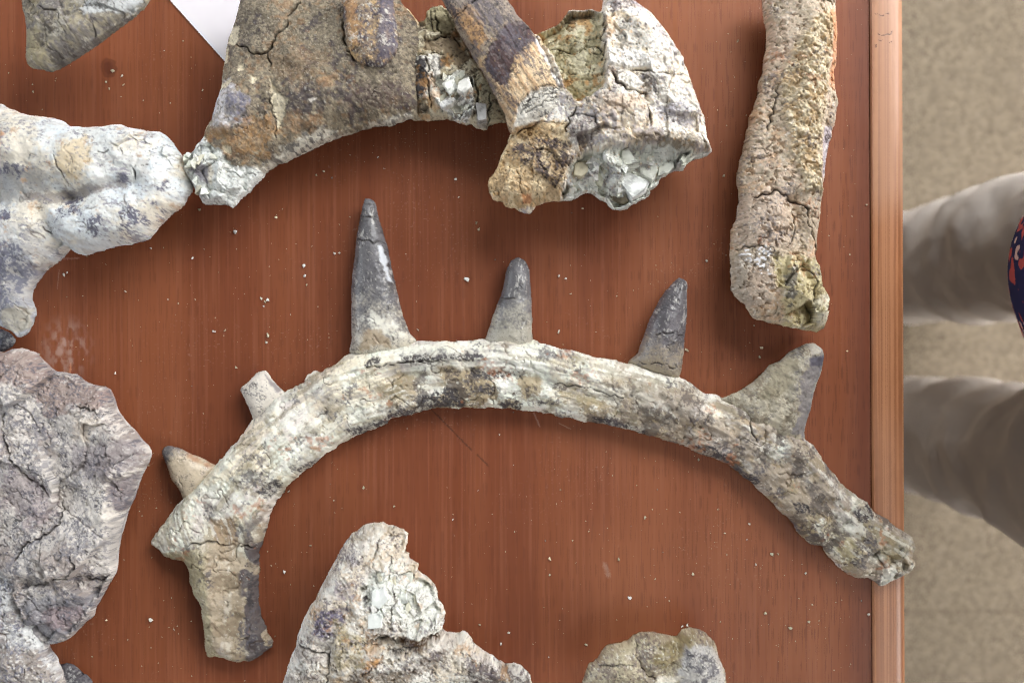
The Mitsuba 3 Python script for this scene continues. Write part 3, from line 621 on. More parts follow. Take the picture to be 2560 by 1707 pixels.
b.crack(P('C', 205,400, 207,640, 225,760), 2.2, 12); b.crack(P('C', 535,550, 545,700, 525,800), 2.2, 14); b.crack(P('C', 640,650, 630,760, 620,860), 2, 10); b.crack(P('C', 210,300, 300,270, 380,250, 430,330), 2.6, 12); b.crack(P('C', 250,60, 270,180, 300,260), 2, 12); b.crack(P('C', 220,60, 230,160, 260,240), 1.8, 8); b.crack(P('C', 80,420, 190,400, 320,400), 1.6, 10)
b.creases(34, 5, 0.02, 1, BLACK, .5)
b.build('plate_fossil__broken_matrix', 'mat_chalk'); SC['matrix'] = b
tag('plate_fossil__broken_matrix', 'crumbling white and dark stone between plate and shaft')
shaft = P('C', 265,-70, 310,10, 350,70, 385,125, 395,180, 440,260, 490,340, 540,420, 580,480, 610,540, 650,620, 690,690, 720,750, 745,820, 765,900, 790,935, 870,890, 1000,860, 1140,850, 1240,760, 1165,650, 1150,580, 1110,520, 1080,430, 1040,370, 1000,320, 960,240, 930,190, 870,140, 830,90, 800,40, 770,-5, 745,-70)
b = Sculpt(shaft, T=150, k=0.85, edge=0.25, rag=3, seed=24, base=135)
b.rough({80: 4, 24: 2, 8: 1.2, 4: 0.8})
ca, sa = math.cos(math.radians(57)), math.sin(math.radians(57))
fib = fb((b.X * ca + b.Y * sa) / 9, (-b.X * sa + b.Y * ca), 7, 2, 5)
b.h += (fib - 0.5) * 4 * b.fade
b.fill(sr(160, 146, 128)); b.paint(sr(118, 104, 94), ss(0.48, 0.62, fib) * .7); b.paint(OCHRE, b.zone(P('C', 380,60, 500,60, 640,300, 560,360, 440,200), 8, 18) * .75)
lo = b.zone(P('C', 560,420, 900,330, 1000,300, 1250,750, 780,950, 690,640), 8, 16); b.paint(sr(216, 192, 156), lo * .9); b.paint(sr(176, 142, 106), lo * ss(0.5, 0.6, fib) * .7)
band = b.zone(P('C', 600,440, 660,330, 700,270, 760,190, 870,160, 960,260, 985,290, 900,330, 870,390, 800,440, 800,530, 740,620, 650,560), 3, 9, 16); b.paint(sr(78, 62, 64), band * .96)
b.level(band, -3); b.paint(sr(128, 118, 118), band * ss(0.62, 0.7, fb(b.X, b.Y, 9, 2, 3)) * .5)
up = b.zone(P('C', 300,-70, 740,-70, 860,130, 700,260, 560,180, 420,100), 10, 20); b.paint(sr(128, 120, 116), up * .5); b.mottle(sr(92, 88, 96), 26, 0.58, 0.05, .7, 3, .5, stretch=(57, 3))
b.paint(sr(222, 222, 218), b.zone(P('C', 960,250, 1000,330, 1110,530, 1170,650, 1130,620, 1060,500, 960,330), 4, 6) * .9)
ch = b.zone(P('C', 830,760, 920,680, 1010,620, 1140,620, 1150,700, 1220,760, 1130,840, 900,860, 800,900), 4, 8); b.paint(sr(218, 216, 206), ch * .92); b.level(ch, -5)
for k_ in range(6): b.crack(P('C', 840 + 8 * k_, 790 - 24 * k_ + 40, 940, 740 - 22 * k_ + 30, 1040, 700 - 20 * k_ + 20, 1130, 690 - 16 * k_), 1.1, 3.5, seed=k_)
b.mottle(DARK, 24, 0.63, 0.04, 0.7, 9, 0.5); b.speck(sr(225, 190, 120), 5, 0.93, 0.8); b.speck(BLACK, 3.6, 0.80, 0.5, 3); b.grain(0.18)
b.crack(P('C', 385,120, 450,100, 480,60, 540,20, 570,-40), 2, 9); b.crack(P('C', 870,230, 910,200, 930,210), 2, 8); b.crack(P('C', 1120,640, 1150,720, 1190,740), 2, 9)
b.build('plate_fossil__shaft')
tag('plate_fossil__shaft', 'slanting fibrous shaft with a dark violet band')
block = P('C', 770,930, 760,990, 735,1020, 715,1070, 700,1110, 680,1160, 650,1210, 625,1240, 615,1280, 625,1330, 650,1380, 690,1390, 720,1395, 745,1430, 770,1440, 810,1435, 840,1460, 880,1475, 920,1480, 940,1450, 965,1425, 1000,1410, 1040,1395, 1090,1390, 1130,1400, 1160,1390, 1210,1390, 1250,1375, 1290,1350, 1330,1340, 1380,1345, 1400,1385, 1440,1400, 1470,1430, 1510,1460, 1560,1468, 1600,1455, 1640,1420, 1670,1415, 1700,1395, 1735,1380, 1750,1330, 1780,1320, 1820,1290, 1850,1240, 1890,1215, 1930,1180, 2000,1180, 2015,1150, 2080,1110, 2150,1090, 2195,1070, 2213,1050, 2195,1010, 2180,970, 2165,910, 2160,850, 2130,760, 2110,720, 2090,650, 2065,590, 2045,530, 2030,470, 2010,410, 2015,380, 1990,350, 1955,330, 1935,290, 1910,240, 1880,190, 1850,150, 1800,100, 1760,60, 1700,20, 1650,-10, 1600,-70, 1440,-70, 1430,30, 1410,85, 1385,60, 1360,40, 1300,55, 1260,50, 1230,40, 1190,40, 1180,80, 1130,140, 1090,170, 1040,185, 980,210, 945,215, 1000,400, 1050,600, 1000,760, 880,860)
b = Sculpt(block, T=290, k=0.95, edge=0.45, rag=4, seed=25)
cav = b.zone(P('C', 960,190, 1180,80, 1380,80, 1425,120, 1425,640, 1330,720, 1240,740, 1170,640, 1090,440), 6, 6); b.level(cav, -48)
low = b.zone(P('C', 1180,1180, 1290,1090, 1400,1080, 1600,1050, 1900,1030, 2060,1070, 2220,1060, 2100,1300, 1500,1520, 1120,1420), 7, 6); b.level(low, -34)
b.ridge(P('C', 1150,930, 1500,1010, 1800,970, 2180,1040), 22, 16); b.ridge(P('C', 1430,90, 1428,640), 14, 14); b.dome(P('C', 1500,790)[0], 90, 55, 10, 22); b.dome(P('C', 830,1230)[0], 90, 80, 40, 12)
b.ridge(P('C', 820,960, 1000,1010, 1200,1100), 30, -12)
b.fill(sr(224, 220, 210)); b.mottle(sr(222, 204, 178), 80, 0.52, 0.09, 0.7, 1); b.mottle(sr(150, 144, 148), 50, 0.57, 0.05, 0.75, 2, 0.5, stretch=(70, 2)); b.mottle(CREAM, 40, .58, .06, .5, 8)
b.paint(sr(160, 152, 118), cav * .92); b.paint(sr(176, 134, 84), cav * ss(0.52, 0.62, fb(b.X, b.Y, 30, 3, 9)) * .7); b.paint(sr(206, 200, 172), cav * ss(0.55, 0.62, fb(b.X, b.Y, 26, 3, 19)) * .7)
b.paint(sr(216, 220, 212), low * .95); b.facets(low, 52, 0.7, 16, 4, 0.1)
b.paint(sr(146, 140, 142), low * ss(0.58, 0.63, fb(b.X, b.Y, 20, 4, 29)) * .6)
lft = b.zone(P('C', 740,900, 1000,860, 1160,900, 1180,1180, 1120,1420, 600,1500, 600,1200), 8, 14); b.paint(sr(190, 160, 112), lft * .8); b.paint(sr(222, 204, 168), lft * ss(.52, .58, fb(b.X, b.Y, 22, 4, 41)) * .8)
b.paint(sr(84, 74, 74), b.zone(P('C', 780,1010, 960,970, 1160,1030, 1190,1130, 1150,1250, 1100,1330, 960,1240, 860,1150, 790,1080), 4, 16, 18) * (.35 + .6 * ss(.43, .53, fb(b.X, b.Y, 15, 3, 43) * .5 + fb(b.X, b.Y, 3.6, 2, 43) * .5)))
b.paint(sr(128, 100, 60), b.zone(P('C', 790,900, 960,870, 1000,960, 860,990), 5, 12) * .7); b.paint(RUST, b.zone(P('C', 860,1370, 920,1370, 910,1420, 870,1420), 3, 6) * .7)
for q, c in ((P('C', 1620,560, 1780,560, 1790,700, 1700,720, 1640,640), sr(66, 62, 70)), (P('C', 1540,200, 1740,170, 1740,380, 1500,420), sr(170, 168, 160)), (P('C', 1180,890, 1370,880, 1380,980, 1320,1070, 1190,1000), sr(118, 106, 100)),
             (P('C', 1300,730, 1680,700, 1700,800, 1380,850), sr(196, 176, 158)), (P('C', 1750,780, 2000,760, 2060,900, 1800,880), sr(160, 158, 166)), (P('C', 1400,960, 2000,960, 2190,1040, 2000,1060, 1500,1010), sr(120, 104, 80)),
             (P('C', 1180,50, 1400,40, 1400,110, 1200,150, 1080,230), sr(110, 92, 70)), (P('C', 1430,140, 1510,140, 1480,320, 1430,330), sr(164, 124, 70)), (P('C', 1430,20, 1700,0, 1750,70, 1500,110), sr(168, 160, 164)), (P('C', 1430,530, 1530,540, 1600,680, 1480,640), sr(88, 70, 52))):
    b.paint(c, b.zone(q, 4, 12, 18) * .75 * (.45 + .55 * ss(.43, .53, fb(b.X, b.Y, 15, 3, 47) * .5 + fb(b.X, b.Y, 3.6, 2, 47) * .5)))
b.paint(sr(238, 240, 240), b.zone(P('C', 1560,110, 1720,80, 1800,180, 1740,220, 1640,150), 4, 6) * .9)
z = b.zone(P('C', 1440,400, 1740,430, 1740,530, 1450,520), 4, 5); b.level(z, 12); b.paint(sr(232, 230, 224), z * .8)
z = b.zone(P('C', 1500,550, 1620,560, 1690,640, 1640,690, 1500,620), 3, 4); b.level(z, 8); b.paint(sr(232, 230, 222), z * .8)
z = b.zone(P('C', 1490,130, 1560,120, 1600,200, 1500,320, 1480,300), 4, 5); b.level(z, -10)
b.rough({100: 16, 36: 9, 14: 4, 6: 1.8, 3.8: 0.9}); b.facets((1 - cav) * (1 - low) * .8, 70, .35, 9, 9); b.speck(BLACK, 4, .80, .5); b.speck(sr(214, 168, 110), 4, .84, .5, 2); b.grain(.18)
b.crack(P('C', 1460,560, 1500,640, 1600,690, 1700,700, 1730,830, 1740,930), 2.6, 16); b.crack(P('C', 1230,790, 1180,860, 1160,960), 2.6, 14); b.crack(P('C', 1220,840, 1360,880, 1380,960), 2.2, 10); b.crack(P('C', 1780,560, 1900,570, 1950,540, 2040,540), 1.4, 7)
b.crack(P('C', 1320,350, 1400,360, 1400,420), 2.4, 8); b.crack(P('C', 820,1200, 840,1320, 860,1350), 1.6, 7); b.crack(P('C', 1150,1260, 1120,1330, 1160,1380), 2, 10); b.crack(P('C', 1600,550, 1760,550), 2.6, 14); b.crack(P('C', 1420,100, 1422,400, 1418,640), 1.8, 12); b.crack(P('C', 1060,340, 1200,380, 1320,360), 1.4, 6)
b.creases(44, 5, 0.018, 1, BLACK, .5); b.creases(22, 3, 0.018, 2, BROWN, .5); b.pits(9, 5, .66)
b.build('plate_fossil__broken_block'); SC['block'] = b
tag('plate_fossil__broken_block', 'pale broken block with a hollow and jagged chalky underside')


def fragment(key, poly, z0, z1, tilt=(0, 0), inset=0.16, c=(0.66, 0.68, 0.63), seed=0, zc=0.03):
    """an angular stone splinter: plan polygon, flat tilted top, bevelled sides (pixels)"""
    q = np.asarray(poly, float); m = q.mean(0); rng = np.random.default_rng(seed)
    pts = []
    for p in q:
        d = p - m
        pts.append([*(p + d * 0.06), z0]); pts.append([*(p), z0 + (z1 - z0) * rng.uniform(.45, .7)])
        t = m + d * (1 - inset * rng.uniform(.4, 1.3)); pts.append([*t, z1 + tilt[0] * (t - m)[0] + tilt[1] * (t - m)[1]])
    pts = np.array(pts); wx, wy = to_world(pts[:, 0], pts[:, 1], zc)
    h = trimesh.convex.convex_hull(np.stack([wx, wy, pts[:, 2] * S], 1))
    for _ in range(3): h = h.subdivide()
    v = h.vertices / S
    n = fb(v[:, 0] + v[:, 2], v[:, 1] - v[:, 2], 14, 3, seed) - .5
    col = np.asarray(c) * (1 + n[:, None] * .5); col = np.where((fb(v[:, 0], v[:, 1] + v[:, 2], 18, 3, seed + 3) > .62)[:, None], col * .6, col)
    v2 = h.vertices + (fb(v[:, 0], v[:, 1] + 2 * v[:, 2], 16, 2, seed + 5)[:, None] - .5) * .0012 * h.vertex_normals
    return put(key, trimesh.Trimesh(v2, h.faces, process=False).copy(), {'type': 'ref', 'id': 'mat_chalk'}, smooth=False, color=np.clip(col, .01, .85))


CH = sr(222, 225, 214)
ZB = 1.3
for i, (q, z0, z1, tl, c) in enumerate((
        (P('C', 1315,1165, 1415,1160, 1425,1250, 1395,1345, 1312,1320), 20, 92, (-.1, -.25), sr(214, 216, 196)),
        (P('C', 1515,1115, 1560,1110, 1575,1190, 1640,1215, 1500,1240), 20, 100, (.2, -.2), CH),
        (P('C', 1480,1270, 1560,1235, 1730,1300, 1700,1380, 1600,1440, 1520,1330), 10, 88, (-.15, .3), sr(230, 234, 230)),
        (P('C', 1400,1370, 1470,1290, 1530,1350, 1590,1440, 1560,1468, 1480,1435), 5, 70, (.1, .1), sr(150, 140, 120)),
        (P('C', 1650,1160, 1760,1180, 1780,1240, 1740,1320, 1650,1260), 20, 84, (.2, .1), CH),
        (P('C', 1780,1190, 1880,1170, 1890,1215, 1840,1260, 1770,1280), 10, 74, (.2, .2), CH),
        (P('C', 1205,1190, 1300,1170, 1310,1260, 1250,1300, 1190,1290), 15, 78, (.1, .2), sr(196, 190, 166)),
        (P('C', 1670,1330, 1735,1340, 1735,1385, 1680,1415), 2, 48, (.2, .2), CH),
        (P('C', 430,640, 500,610, 525,690, 470,740, 420,700), 40, 108, (.2, .1), sr(230, 230, 222)),
        (P('C', 320,640, 400,600, 430,680, 370,730), 40, 106, (-.2, .1), sr(226, 228, 220)),
        (P('C', 360,700, 450,720, 470,830, 400,840, 350,780), 20, 84, (-.1, .3), sr(206, 204, 188)),
        (P('C', 530,745, 620,760, 618,885, 560,893), 12, 70, (.1, .2), sr(182, 182, 180)))):
    sc_ = SC['block'] if i < 8 else SC['matrix']; zt_ = sc_.top(*np.mean(q, 0)) or 60
    fragment('plate_fossil__stone_splinter', q, zt_ - 40, zt_ + 12, tl, .2, c, 60 + i)

def scatter(b, key, poly, n, size, colors, seed, zc):
    poly = np.asarray(poly, float); rg = np.random.default_rng(seed); lo, hi = poly.min(0), poly.max(0); k = 0; tries = 0
    while k < n and tries < 4000:
        tries += 1
        p = rg.uniform(lo, hi); z = b.top(*p)
        if z is None or seg_dist(np.array([p[0]]), np.array([p[1]]), poly, True)[0] < 2 or b.sd[int((p[1] - b.Y[0, 0]) / b.dx), int((p[0] - b.X[0, 0]) / b.dx)] < 7: continue
        r = size * rg.uniform(.55, 1.25); m = rg.integers(4, 7); a = np.sort(rg.uniform(0, 6.28, m)); th = rg.uniform(0, 3.14)
        q = np.stack([np.cos(a) * r * rg.uniform(.8, 1.2, m), np.sin(a) * r * .62 * rg.uniform(.8, 1.2, m)], 1)
        if len(q) < 3 or np.max(np.diff(np.append(a, a[0] + 6.28))) > 2.6: continue
        q = q @ np.array([[math.cos(th), math.sin(th)], [-math.sin(th), math.cos(th)]]) + p
        fragment(key, q, z - 22, z + rg.uniform(2, 9), tuple(rg.uniform(-.45, .45, 2)), .14, colors[int(rg.integers(len(colors)))] * rg.uniform(.88, 1.08), seed * 100 + k, zc); k += 1


CHALKS = [sr(226, 230, 222), sr(218, 220, 206), sr(232, 232, 226), sr(206, 204, 186)]
scatter(SC['block'], 'plate_fossil__stone_splinter', P('C', 1190,1180, 1320,1120, 1600,1080, 1960,1110, 2020,1140, 1760,1300, 1560,1440, 1400,1350, 1200,1370), 34, 17, CHALKS, 5, .045)
scatter(SC['plate'], 'plate_fossil__stone_splinter', P('B', 40,1150, 200,1020, 330,1130, 600,1215, 540,1290, 400,1420, 180,1410), 14, 14, CHALKS, 6, .04)
scatter(SC['matrix'], 'plate_fossil__stone_splinter', P('C', 240,580, 420,540, 520,600, 500,840, 390,820, 270,740), 18, 14, CHALKS, 7, .035)

# ------------------------------------------------------------------ 3. long bone on the right
lb = P('D', 250,-70, 255,30, 262,100, 270,150, 262,230, 245,330, 230,420, 205,500, 180,580, 165,640, 160,690, 145,720, 132,780, 135,850, 140,920, 135,980, 120,1020, 103,1070, 95,1130, 100,1200, 100,1270, 97,1340, 115,1370, 140,1395, 170,1425, 200,1470, 260,1490, 340,1505, 400,1520, 450,1530, 500,1533, 530,1520, 545,1490, 545,1440, 550,1400, 558,1380, 545,1350, 525,1320, 515,1270, 500,1220, 480,1190, 495,1150, 500,1080, 510,1020, 515,980, 508,960, 520,890, 530,800, 545,720, 560,630, 565,590, 580,570, 590,500, 600,470, 590,430, 580,400, 580,340, 590,250, 595,150, 590,80, 590,20, 600,-70)
b = Sculpt(lb, T=210, k=0.95, edge=0.42, rag=4.5, seed=31)
b.ridge(P('D', 440,-60, 450,200, 420,400, 420,600, 420,850), 46, 18); b.ridge(P('D', 320,300, 290,500, 240,700), 34, -8); b.dome(P('D', 230,1020)[0], 70, 60, 0, 14); b.ridge(P('D', 360,950, 400,1100, 380,1180), 22, -20)
b.ridge(P('D', 550,600, 520,850), 14, -8)
end = b.zone(P('D', 260,1190, 400,1190, 480,1200, 580,1380, 560,1560, 350,1540, 300,1400), 6, 8); b.facets(end, 85, .7, 20, 2, .2); b.ridge(P('D', 380,1200, 440,1300, 470,1420), 10, -14)
crust = b.zone(P('D', 330,300, 400,180, 520,60, 560,120, 540,300, 500,480, 480,700, 500,900, 420,900, 360,800, 330,600, 300,400), 10, 14)
b.level(crust, 9); b.facets(crust, 15, .5, 3.5, 5); b.rough({110: 9, 40: 6, 15: 2.0, 7: 1.0, 3.8: 0.7})
b.h += crust * (fb(b.X, b.Y, 9, 3, 77) - .5) * 12
b.fill(sr(196, 180, 158)); b.mottle(sr(206, 186, 166), 80, .52, .1, .7, 1); b.mottle(sr(172, 160, 138), 50, .55, .07, .7, 2, .5); b.mottle(sr(200, 158, 118), 70, .60, .08, .45, 3)
b.paint(sr(206, 193, 162), crust * .8); b.paint(sr(186, 158, 118), crust * ss(.52, .6, fb(b.X, b.Y, 20, 3, 51)) * .7)
b.paint(sr(206, 140, 92), b.zone(P('D', 540,60, 600,60, 590,420, 530,420, 550,250), 5, 10) * .7); b.paint(sr(180, 172, 180), b.zone(P('D', 505,590, 560,590, 540,800, 490,850, 500,700), 3, 5) * .85)
b.paint(sr(186, 168, 150), b.zone(P('D', 100,900, 330,900, 360,1150, 100,1150), 8, 14) * .7); b.paint(sr(160, 150, 138), b.zone(P('D', 100,1190, 250,1160, 280,1400, 180,1420, 100,1340), 8, 14) * .6)
b.paint(sr(190, 180, 140), end * .85); b.paint(sr(96, 94, 92), b.zone(P('D', 320,1290, 380,1220, 370,1330, 340,1420, 320,1380), 3, 12, 14) * .8); b.paint(sr(216, 212, 190), b.zone(P('D', 460,1390, 550,1360, 550,1480, 480,1520), 4, 8) * .85)
b.mottle(sr(120, 114, 116), 40, .66, .05, .7, 6, .45); b.mottle(RUST, 36, .70, .05, .5, 7); b.speck(BROWN, 4, .78, .55, 1); b.speck(sr(232, 226, 214), 4, .82, .6, 2); b.grain(.2)
fl = b.zone(P('D', 130,1150, 250,1150, 260,1290, 200,1250, 140,1200), 6, 12); b.speck(sr(245, 245, 245), 5, .62, .9, 9, fl)
b.crack(P('D', 180,920, 240,915, 290,895, 340,930, 390,960, 430,980, 430,1020), 2.6, 14); b.crack(P('D', 110,1155, 180,1145, 240,1160), 2, 9); b.crack(P('D', 300,420, 280,520, 250,620), 1.8, 8); b.crack(P('D', 360,980, 370,1050, 350,1130), 1.8, 10); b.crack(P('D', 430,1030, 470,1120, 490,1190), 2, 12); b.crack(P('D', 550,360, 580,380), 2, 8); b.crack(P('D', 410,25, 500,30, 590,10), 2.4, 12)
b.crack(P('D', 380,1190, 430,1260, 470,1310, 460,1400), 2, 12); b.creases(50, 5, .018, 1, BROWN, .55); b.pits(10, 7, .64)
b.build('limb_fossil'); tag('limb_fossil', 'long tan limb bone lying beside the table edge strip, broken at its lower end', 'fossil')

# ------------------------------------------------------------------ 4. left forked fossil
lf = P('E', -70,20, 0,55, 40,75, 75,95, 120,105, 180,118, 240,122, 300,130, 350,145, 385,180, 440,183, 520,185, 590,185, 640,172, 695,170, 730,190, 790,195, 860,205, 910,210, 945,230, 985,270, 1015,315, 1040,350, 1050,390, 1055,430, 1080,480, 1100,520, 1100,560, 1060,600, 1050,640, 1000,680, 955,710, 920,745, 890,770, 870,810, 840,845, 780,865, 740,875, 680,880, 620,895, 560,915, 500,930, 460,938, 420,925, 395,905, 375,890, 345,910, 325,945, 290,980, 245,1010, 210,1035, 185,1075, 160,1110, 140,1150, 135,1200, 160,1240, 168,1290, 150,1340, 125,1390, 95,1415, 75,1425, 60,1420, 30,1390, -70,1340)
b = Sculpt(lf, T=270, k=0.9, edge=0.45, rag=2.5, seed=41)
b.ridge(P('E', 430,590, 600,560, 800,530), 26, -34); b.ridge(P('E', -50,600, 150,620, 430,600), 48, -48); b.ridge(P('E', -60,470, 200,480, 330,540), 40, -22); b.ridge(P('E', 450,560, 600,530, 780,500), 16, 12); b.dome(P('E', 600,760)[0], 130, 60, -12, 20); b.ridge(P('E', 250,700, 330,830, 370,900), 22, -26); b.ridge(P('E', 0,250, 300,300, 800,330), 60, 14)
b.rough({120: 14, 50: 8, 20: 2.8, 8: 1.2, 4: .6}); b.facets(b.zone(P('E', 700,200, 950,230, 1060,430, 850,470, 720,420), 10, 10), 50, .3, 5, 1)
b.fill(sr(214, 217, 214)); b.mottle(sr(222, 214, 196), 90, .52, .1, .8, 1); b.mottle(sr(206, 216, 222), 80, .54, .1, .7, 2); b.mottle(sr(178, 176, 172), 60, .58, .08, .6, 3, .5, stretch=(10, 2.2))
b.paint(sr(206, 184, 142), b.zone(P('E', 390,300, 560,280, 590,420, 500,520, 410,500), 10, 18) * .7); b.paint(sr(190, 136, 84), b.zone(P('E', 0,230, 90,250, 90,330, 0,330), 8, 14) * .8); b.paint(sr(140, 116, 96), b.zone(P('E', 20,260, 70,260, 70,300, 20,300), 5, 10) * .6)
b.paint(sr(150, 150, 148), b.zone(P('E', -60,420, 240,450, 330,560, 180,640, -60,660), 10, 18) * .75); b.paint(sr(128, 118, 112), b.zone(P('E', 150,590, 430,570, 780,520, 760,560, 560,600, 420,650, 160,630), 5, 10) * .7)
dz = 0
for q in (P('E', 370,690, 440,660, 570,660, 560,700, 470,740, 380,740), P('E', 520,760, 640,720, 690,760, 640,830, 530,820), P('E', 740,700, 800,650, 880,700, 880,760, 760,800), P('E', 890,640, 960,640, 950,690), P('E', 930,540, 1000,540, 990,590, 940,580), P('E', -60,880, 120,880, 220,1000, 160,1100, 120,1200, 60,1260, -60,1280), P('E', -60,440, 150,430, 240,450, 160,490, -60,470), P('E', -60,670, 100,690, 80,730, -60,740), P('E', 340,610, 500,620, 560,650, 420,650), P('E', 750,490, 800,490, 790,530, 750,530)):
    dz = np.maximum(dz, b.zone(q, 4, 16, 18))
b.paint(sr(98, 98, 114), dz * (.2 + .75 * ss(.43, .53, fb(b.X, b.Y, 15, 3, 55) * .5 + fb(b.X, b.Y, 3.6, 2, 55) * .5))); b.paint(sr(206, 196, 160), b.zone(P('E', 0,1260, 160,1240, 160,1330, 100,1410, 0,1380), 5, 14) * .8)
b.mottle(sr(130, 128, 140), 30, .65, .04, .7, 6, .5, stretch=(15, 2)); b.mottle(OCHRE, 30, .69, .04, .5, 7); b.speck(sr(90, 88, 96), 4.5, .82, .5, 1, ss(.4, .6, fb(b.X, b.Y, 80, 2, 66))); b.grain(.12)
b.col *= .96
b.paint(sr(120, 122, 132), ss(-20, 60, 0.5 * (b.X * .2 + b.Y) - 330 + 60 * fb(b.X, b.Y, 60, 2, 9)) * ss(190, 120, b.X) * .55)
b.crack(P('E', 390,350, 400,430, 430,540), 1.6, 7); b.crack(P('E', 840,440, 825,480, 820,510), 3.2, 12); b.crack(P('E', 630,365, 690,360), 1.8, 6); b.crack(P('E', 755,345, 765,375), 1.5, 5); b.crack(P('E', 870,440, 900,430), 2, 6); b.crack(P('E', 900,350, 925,325), 2, 6); b.crack(P('E', 800,270, 860,285, 910,310), 1.4, 4); b.crack(P('E', 270,780, 320,820), 2.2, 8)
b.creases(60, 3, .012, 1, BROWN, .5); b.creases(30, 2, .014, 2, DARK, .45)
b.build('forked_fossil', 'mat_fossil'); tag('forked_fossil', 'smooth bluish white forked fossil at the left edge with dark speckled lower lobe', 'fossil')
sp = P('E', -70,1350, 0,1375, 40,1400, 80,1440, 55,1480, 0,1505, -70,1520)
b = Sculpt(sp, T=90, k=.9, edge=.3, rag=3, seed=42); b.rough({40: 4, 15: 3, 6: 1.5}); b.fill(sr(120, 124, 130)); b.mottle(sr(70, 72, 84), 24, .52, .06, .8, 1, .5); b.mottle(sr(176, 180, 180), 16, .6, .05, .7, 2, .5); b.grain(.15)
b.build('broken_tip_fossil'); tag('broken_tip_fossil', 'small dark grey fossil chip between the forked fossil and the large pinkish rock', 'fossil')

# ------------------------------------------------------------------ 5. big pinkish rock, lower left
rk = P('F', -70,60, 0,85, 40,65, 80,65, 130,80, 160,110, 190,150, 210,165, 270,170, 320,185, 350,215, 400,230, 450,238, 470,250, 487,290, 490,330, 500,355, 540,400, 580,440, 610,480, 645,510, 657,540, 650,580, 620,625, 600,660, 585,710, 570,750, 545,800, 530,850, 520,900, 505,940, 498,1010, 495,1080, 470,1120, 440,1170, 415,1215, 395,1250, 400,1270, 360,1300, 320,1340, 290,1370, 250,1388, 210,1395, 180,1390, 100,1300, 60,1100, -70,1050)
b = Sculpt(rk, T=185, k=1.2, edge=0.62, rag=2.0, seed=51)
b.ridge(P('F', 40,350, 60,500, 160,640, 250,720, 280,820, 110,980), 20, -10); b.ridge(P('F', 500,360, 520,560, 480,800), 40, 12); b.level(b.zone(P('F', 510,640, 620,620, 560,800, 510,800), 6, 5), -22); b.level(b.zone(P('F', 160,150, 480,230, 500,350, 360,340, 160,220), 8, 10), -12)
b.level(b.zone(P('F', 120,1080, 480,1080, 420,1230, 250,1400, 100,1400), 12, 10), -24); b.dome(P('F', 250,960)[0], 90, 70, -20, 18); b.ridge(P('F', 200,1240, 340,1220, 450,1150), 14, -12)
b.rough({130: 16, 50: 8, 20: 3, 8: 1.6, 4: 1.0}); b.facets(np.ones_like(b.h), 130, .22, 12, 4)
b.fill(sr(192, 187, 181)); b.mottle(sr(160, 149, 143), 100, .50, .09, .8, 1); b.mottle(sr(222, 216, 208), 80, .53, .05, .85, 2, .4); b.mottle(sr(132, 131, 137), 50, .60, .06, .7, 3, .5)
b.paint(sr(152, 130, 122), b.zone(P('F', -60,60, 130,80, 300,200, 480,240, 490,340, 330,330, 240,380, 160,240, 0,200), 10, 22) * .75); b.paint(sr(150, 136, 138), b.zone(P('F', 60,560, 200,640, 290,800, 160,860, 20,740), 10, 26) * .6); b.paint(sr(216, 204, 188), b.zone(P('F', 350,360, 480,370, 420,500, 340,460), 8, 16) * .6)
b.paint(sr(148, 140, 142), b.zone(P('F', 340,500, 620,480, 640,560, 500,640, 330,620), 10, 20) * .7); b.paint(sr(122, 112, 116), b.zone(P('F', 510,650, 620,620, 560,790, 510,800), 4, 6) * .8); b.paint(sr(226, 220, 210), b.zone(P('F', 430,680, 510,680, 540,800, 470,860, 400,760), 6, 14) * .8)
b.paint(sr(126, 128, 138), b.zone(P('F', 100,1180, 440,1150, 400,1260, 220,1400, 120,1320), 10, 22) * .6); b.paint(sr(148, 128, 128), b.zone(P('F', 200,1230, 380,1200, 380,1280, 220,1330), 6, 14) * .6)
b.mottle(sr(104, 103, 112), 24, .62, .04, .8, 6, .5); b.speck(sr(228, 224, 220), 4, .85, .5, 1); b.speck(sr(112, 104, 104), 3.6, .87, .5, 2); b.speck(sr(200, 140, 100), 4, .95, .6, 4); b.grain(.15)
b.col *= .84
b.crack(P('F', 50,350, 40,420, 60,520, 110,590, 160,650, 220,680, 245,720), 2.0, 10); b.crack(P('F', 290,740, 290,840, 240,880, 150,930, 100,1000), 2.2, 10); b.crack(P('F', 360,320, 430,340, 500,355), 2, 8); b.crack(P('F', 220,1090, 330,1070, 470,1110), 2, 8); b.crack(P('F', 360,970, 370,1030, 320,1080), 3, 8)
b.creases(70, 4, .012, 1, DARK, .45); b.pits(9, 4, .68)
b.build('pinkish_rock'); tag('pinkish_rock', 'large pinkish grey rock with a pointed right corner at the left edge', 'rock')
r2 = P('F', -70,1000, 0,1005, 60,1000, 95,1005, 110,1060, 130,1130, 125,1180, 100,1220, 110,1270, 140,1310, 170,1360, 185,1400, 185,1430, 230,1470, 245,1520, 280,1620, -70,1620)
b = Sculpt(r2, T=190, k=1.0, edge=0.58, rag=5, seed=52)
b.rough({90: 9, 40: 7, 16: 4, 7: 2, 4: 1}); b.ridge(P('F', 120,1250, 60,1300, 0,1400), 20, -10)
b.fill(sr(176, 176, 176)); b.mottle(sr(206, 206, 202), 60, .52, .08, .8, 1, .5); b.mottle(sr(138, 128, 124), 50, .56, .07, .7, 2, .5); b.paint(sr(140, 128, 118), b.zone(P('F', -60,1420, 160,1400, 280,1620, -60,1620), 12, 26) * .7); b.mottle(sr(110, 112, 128), 26, .60, .05, .8, 3, .5); b.paint(sr(214, 216, 214), b.zone(P('F', 100,1270, 140,1310, 180,1400, 150,1400, 100,1320), 5, 8) * .8)
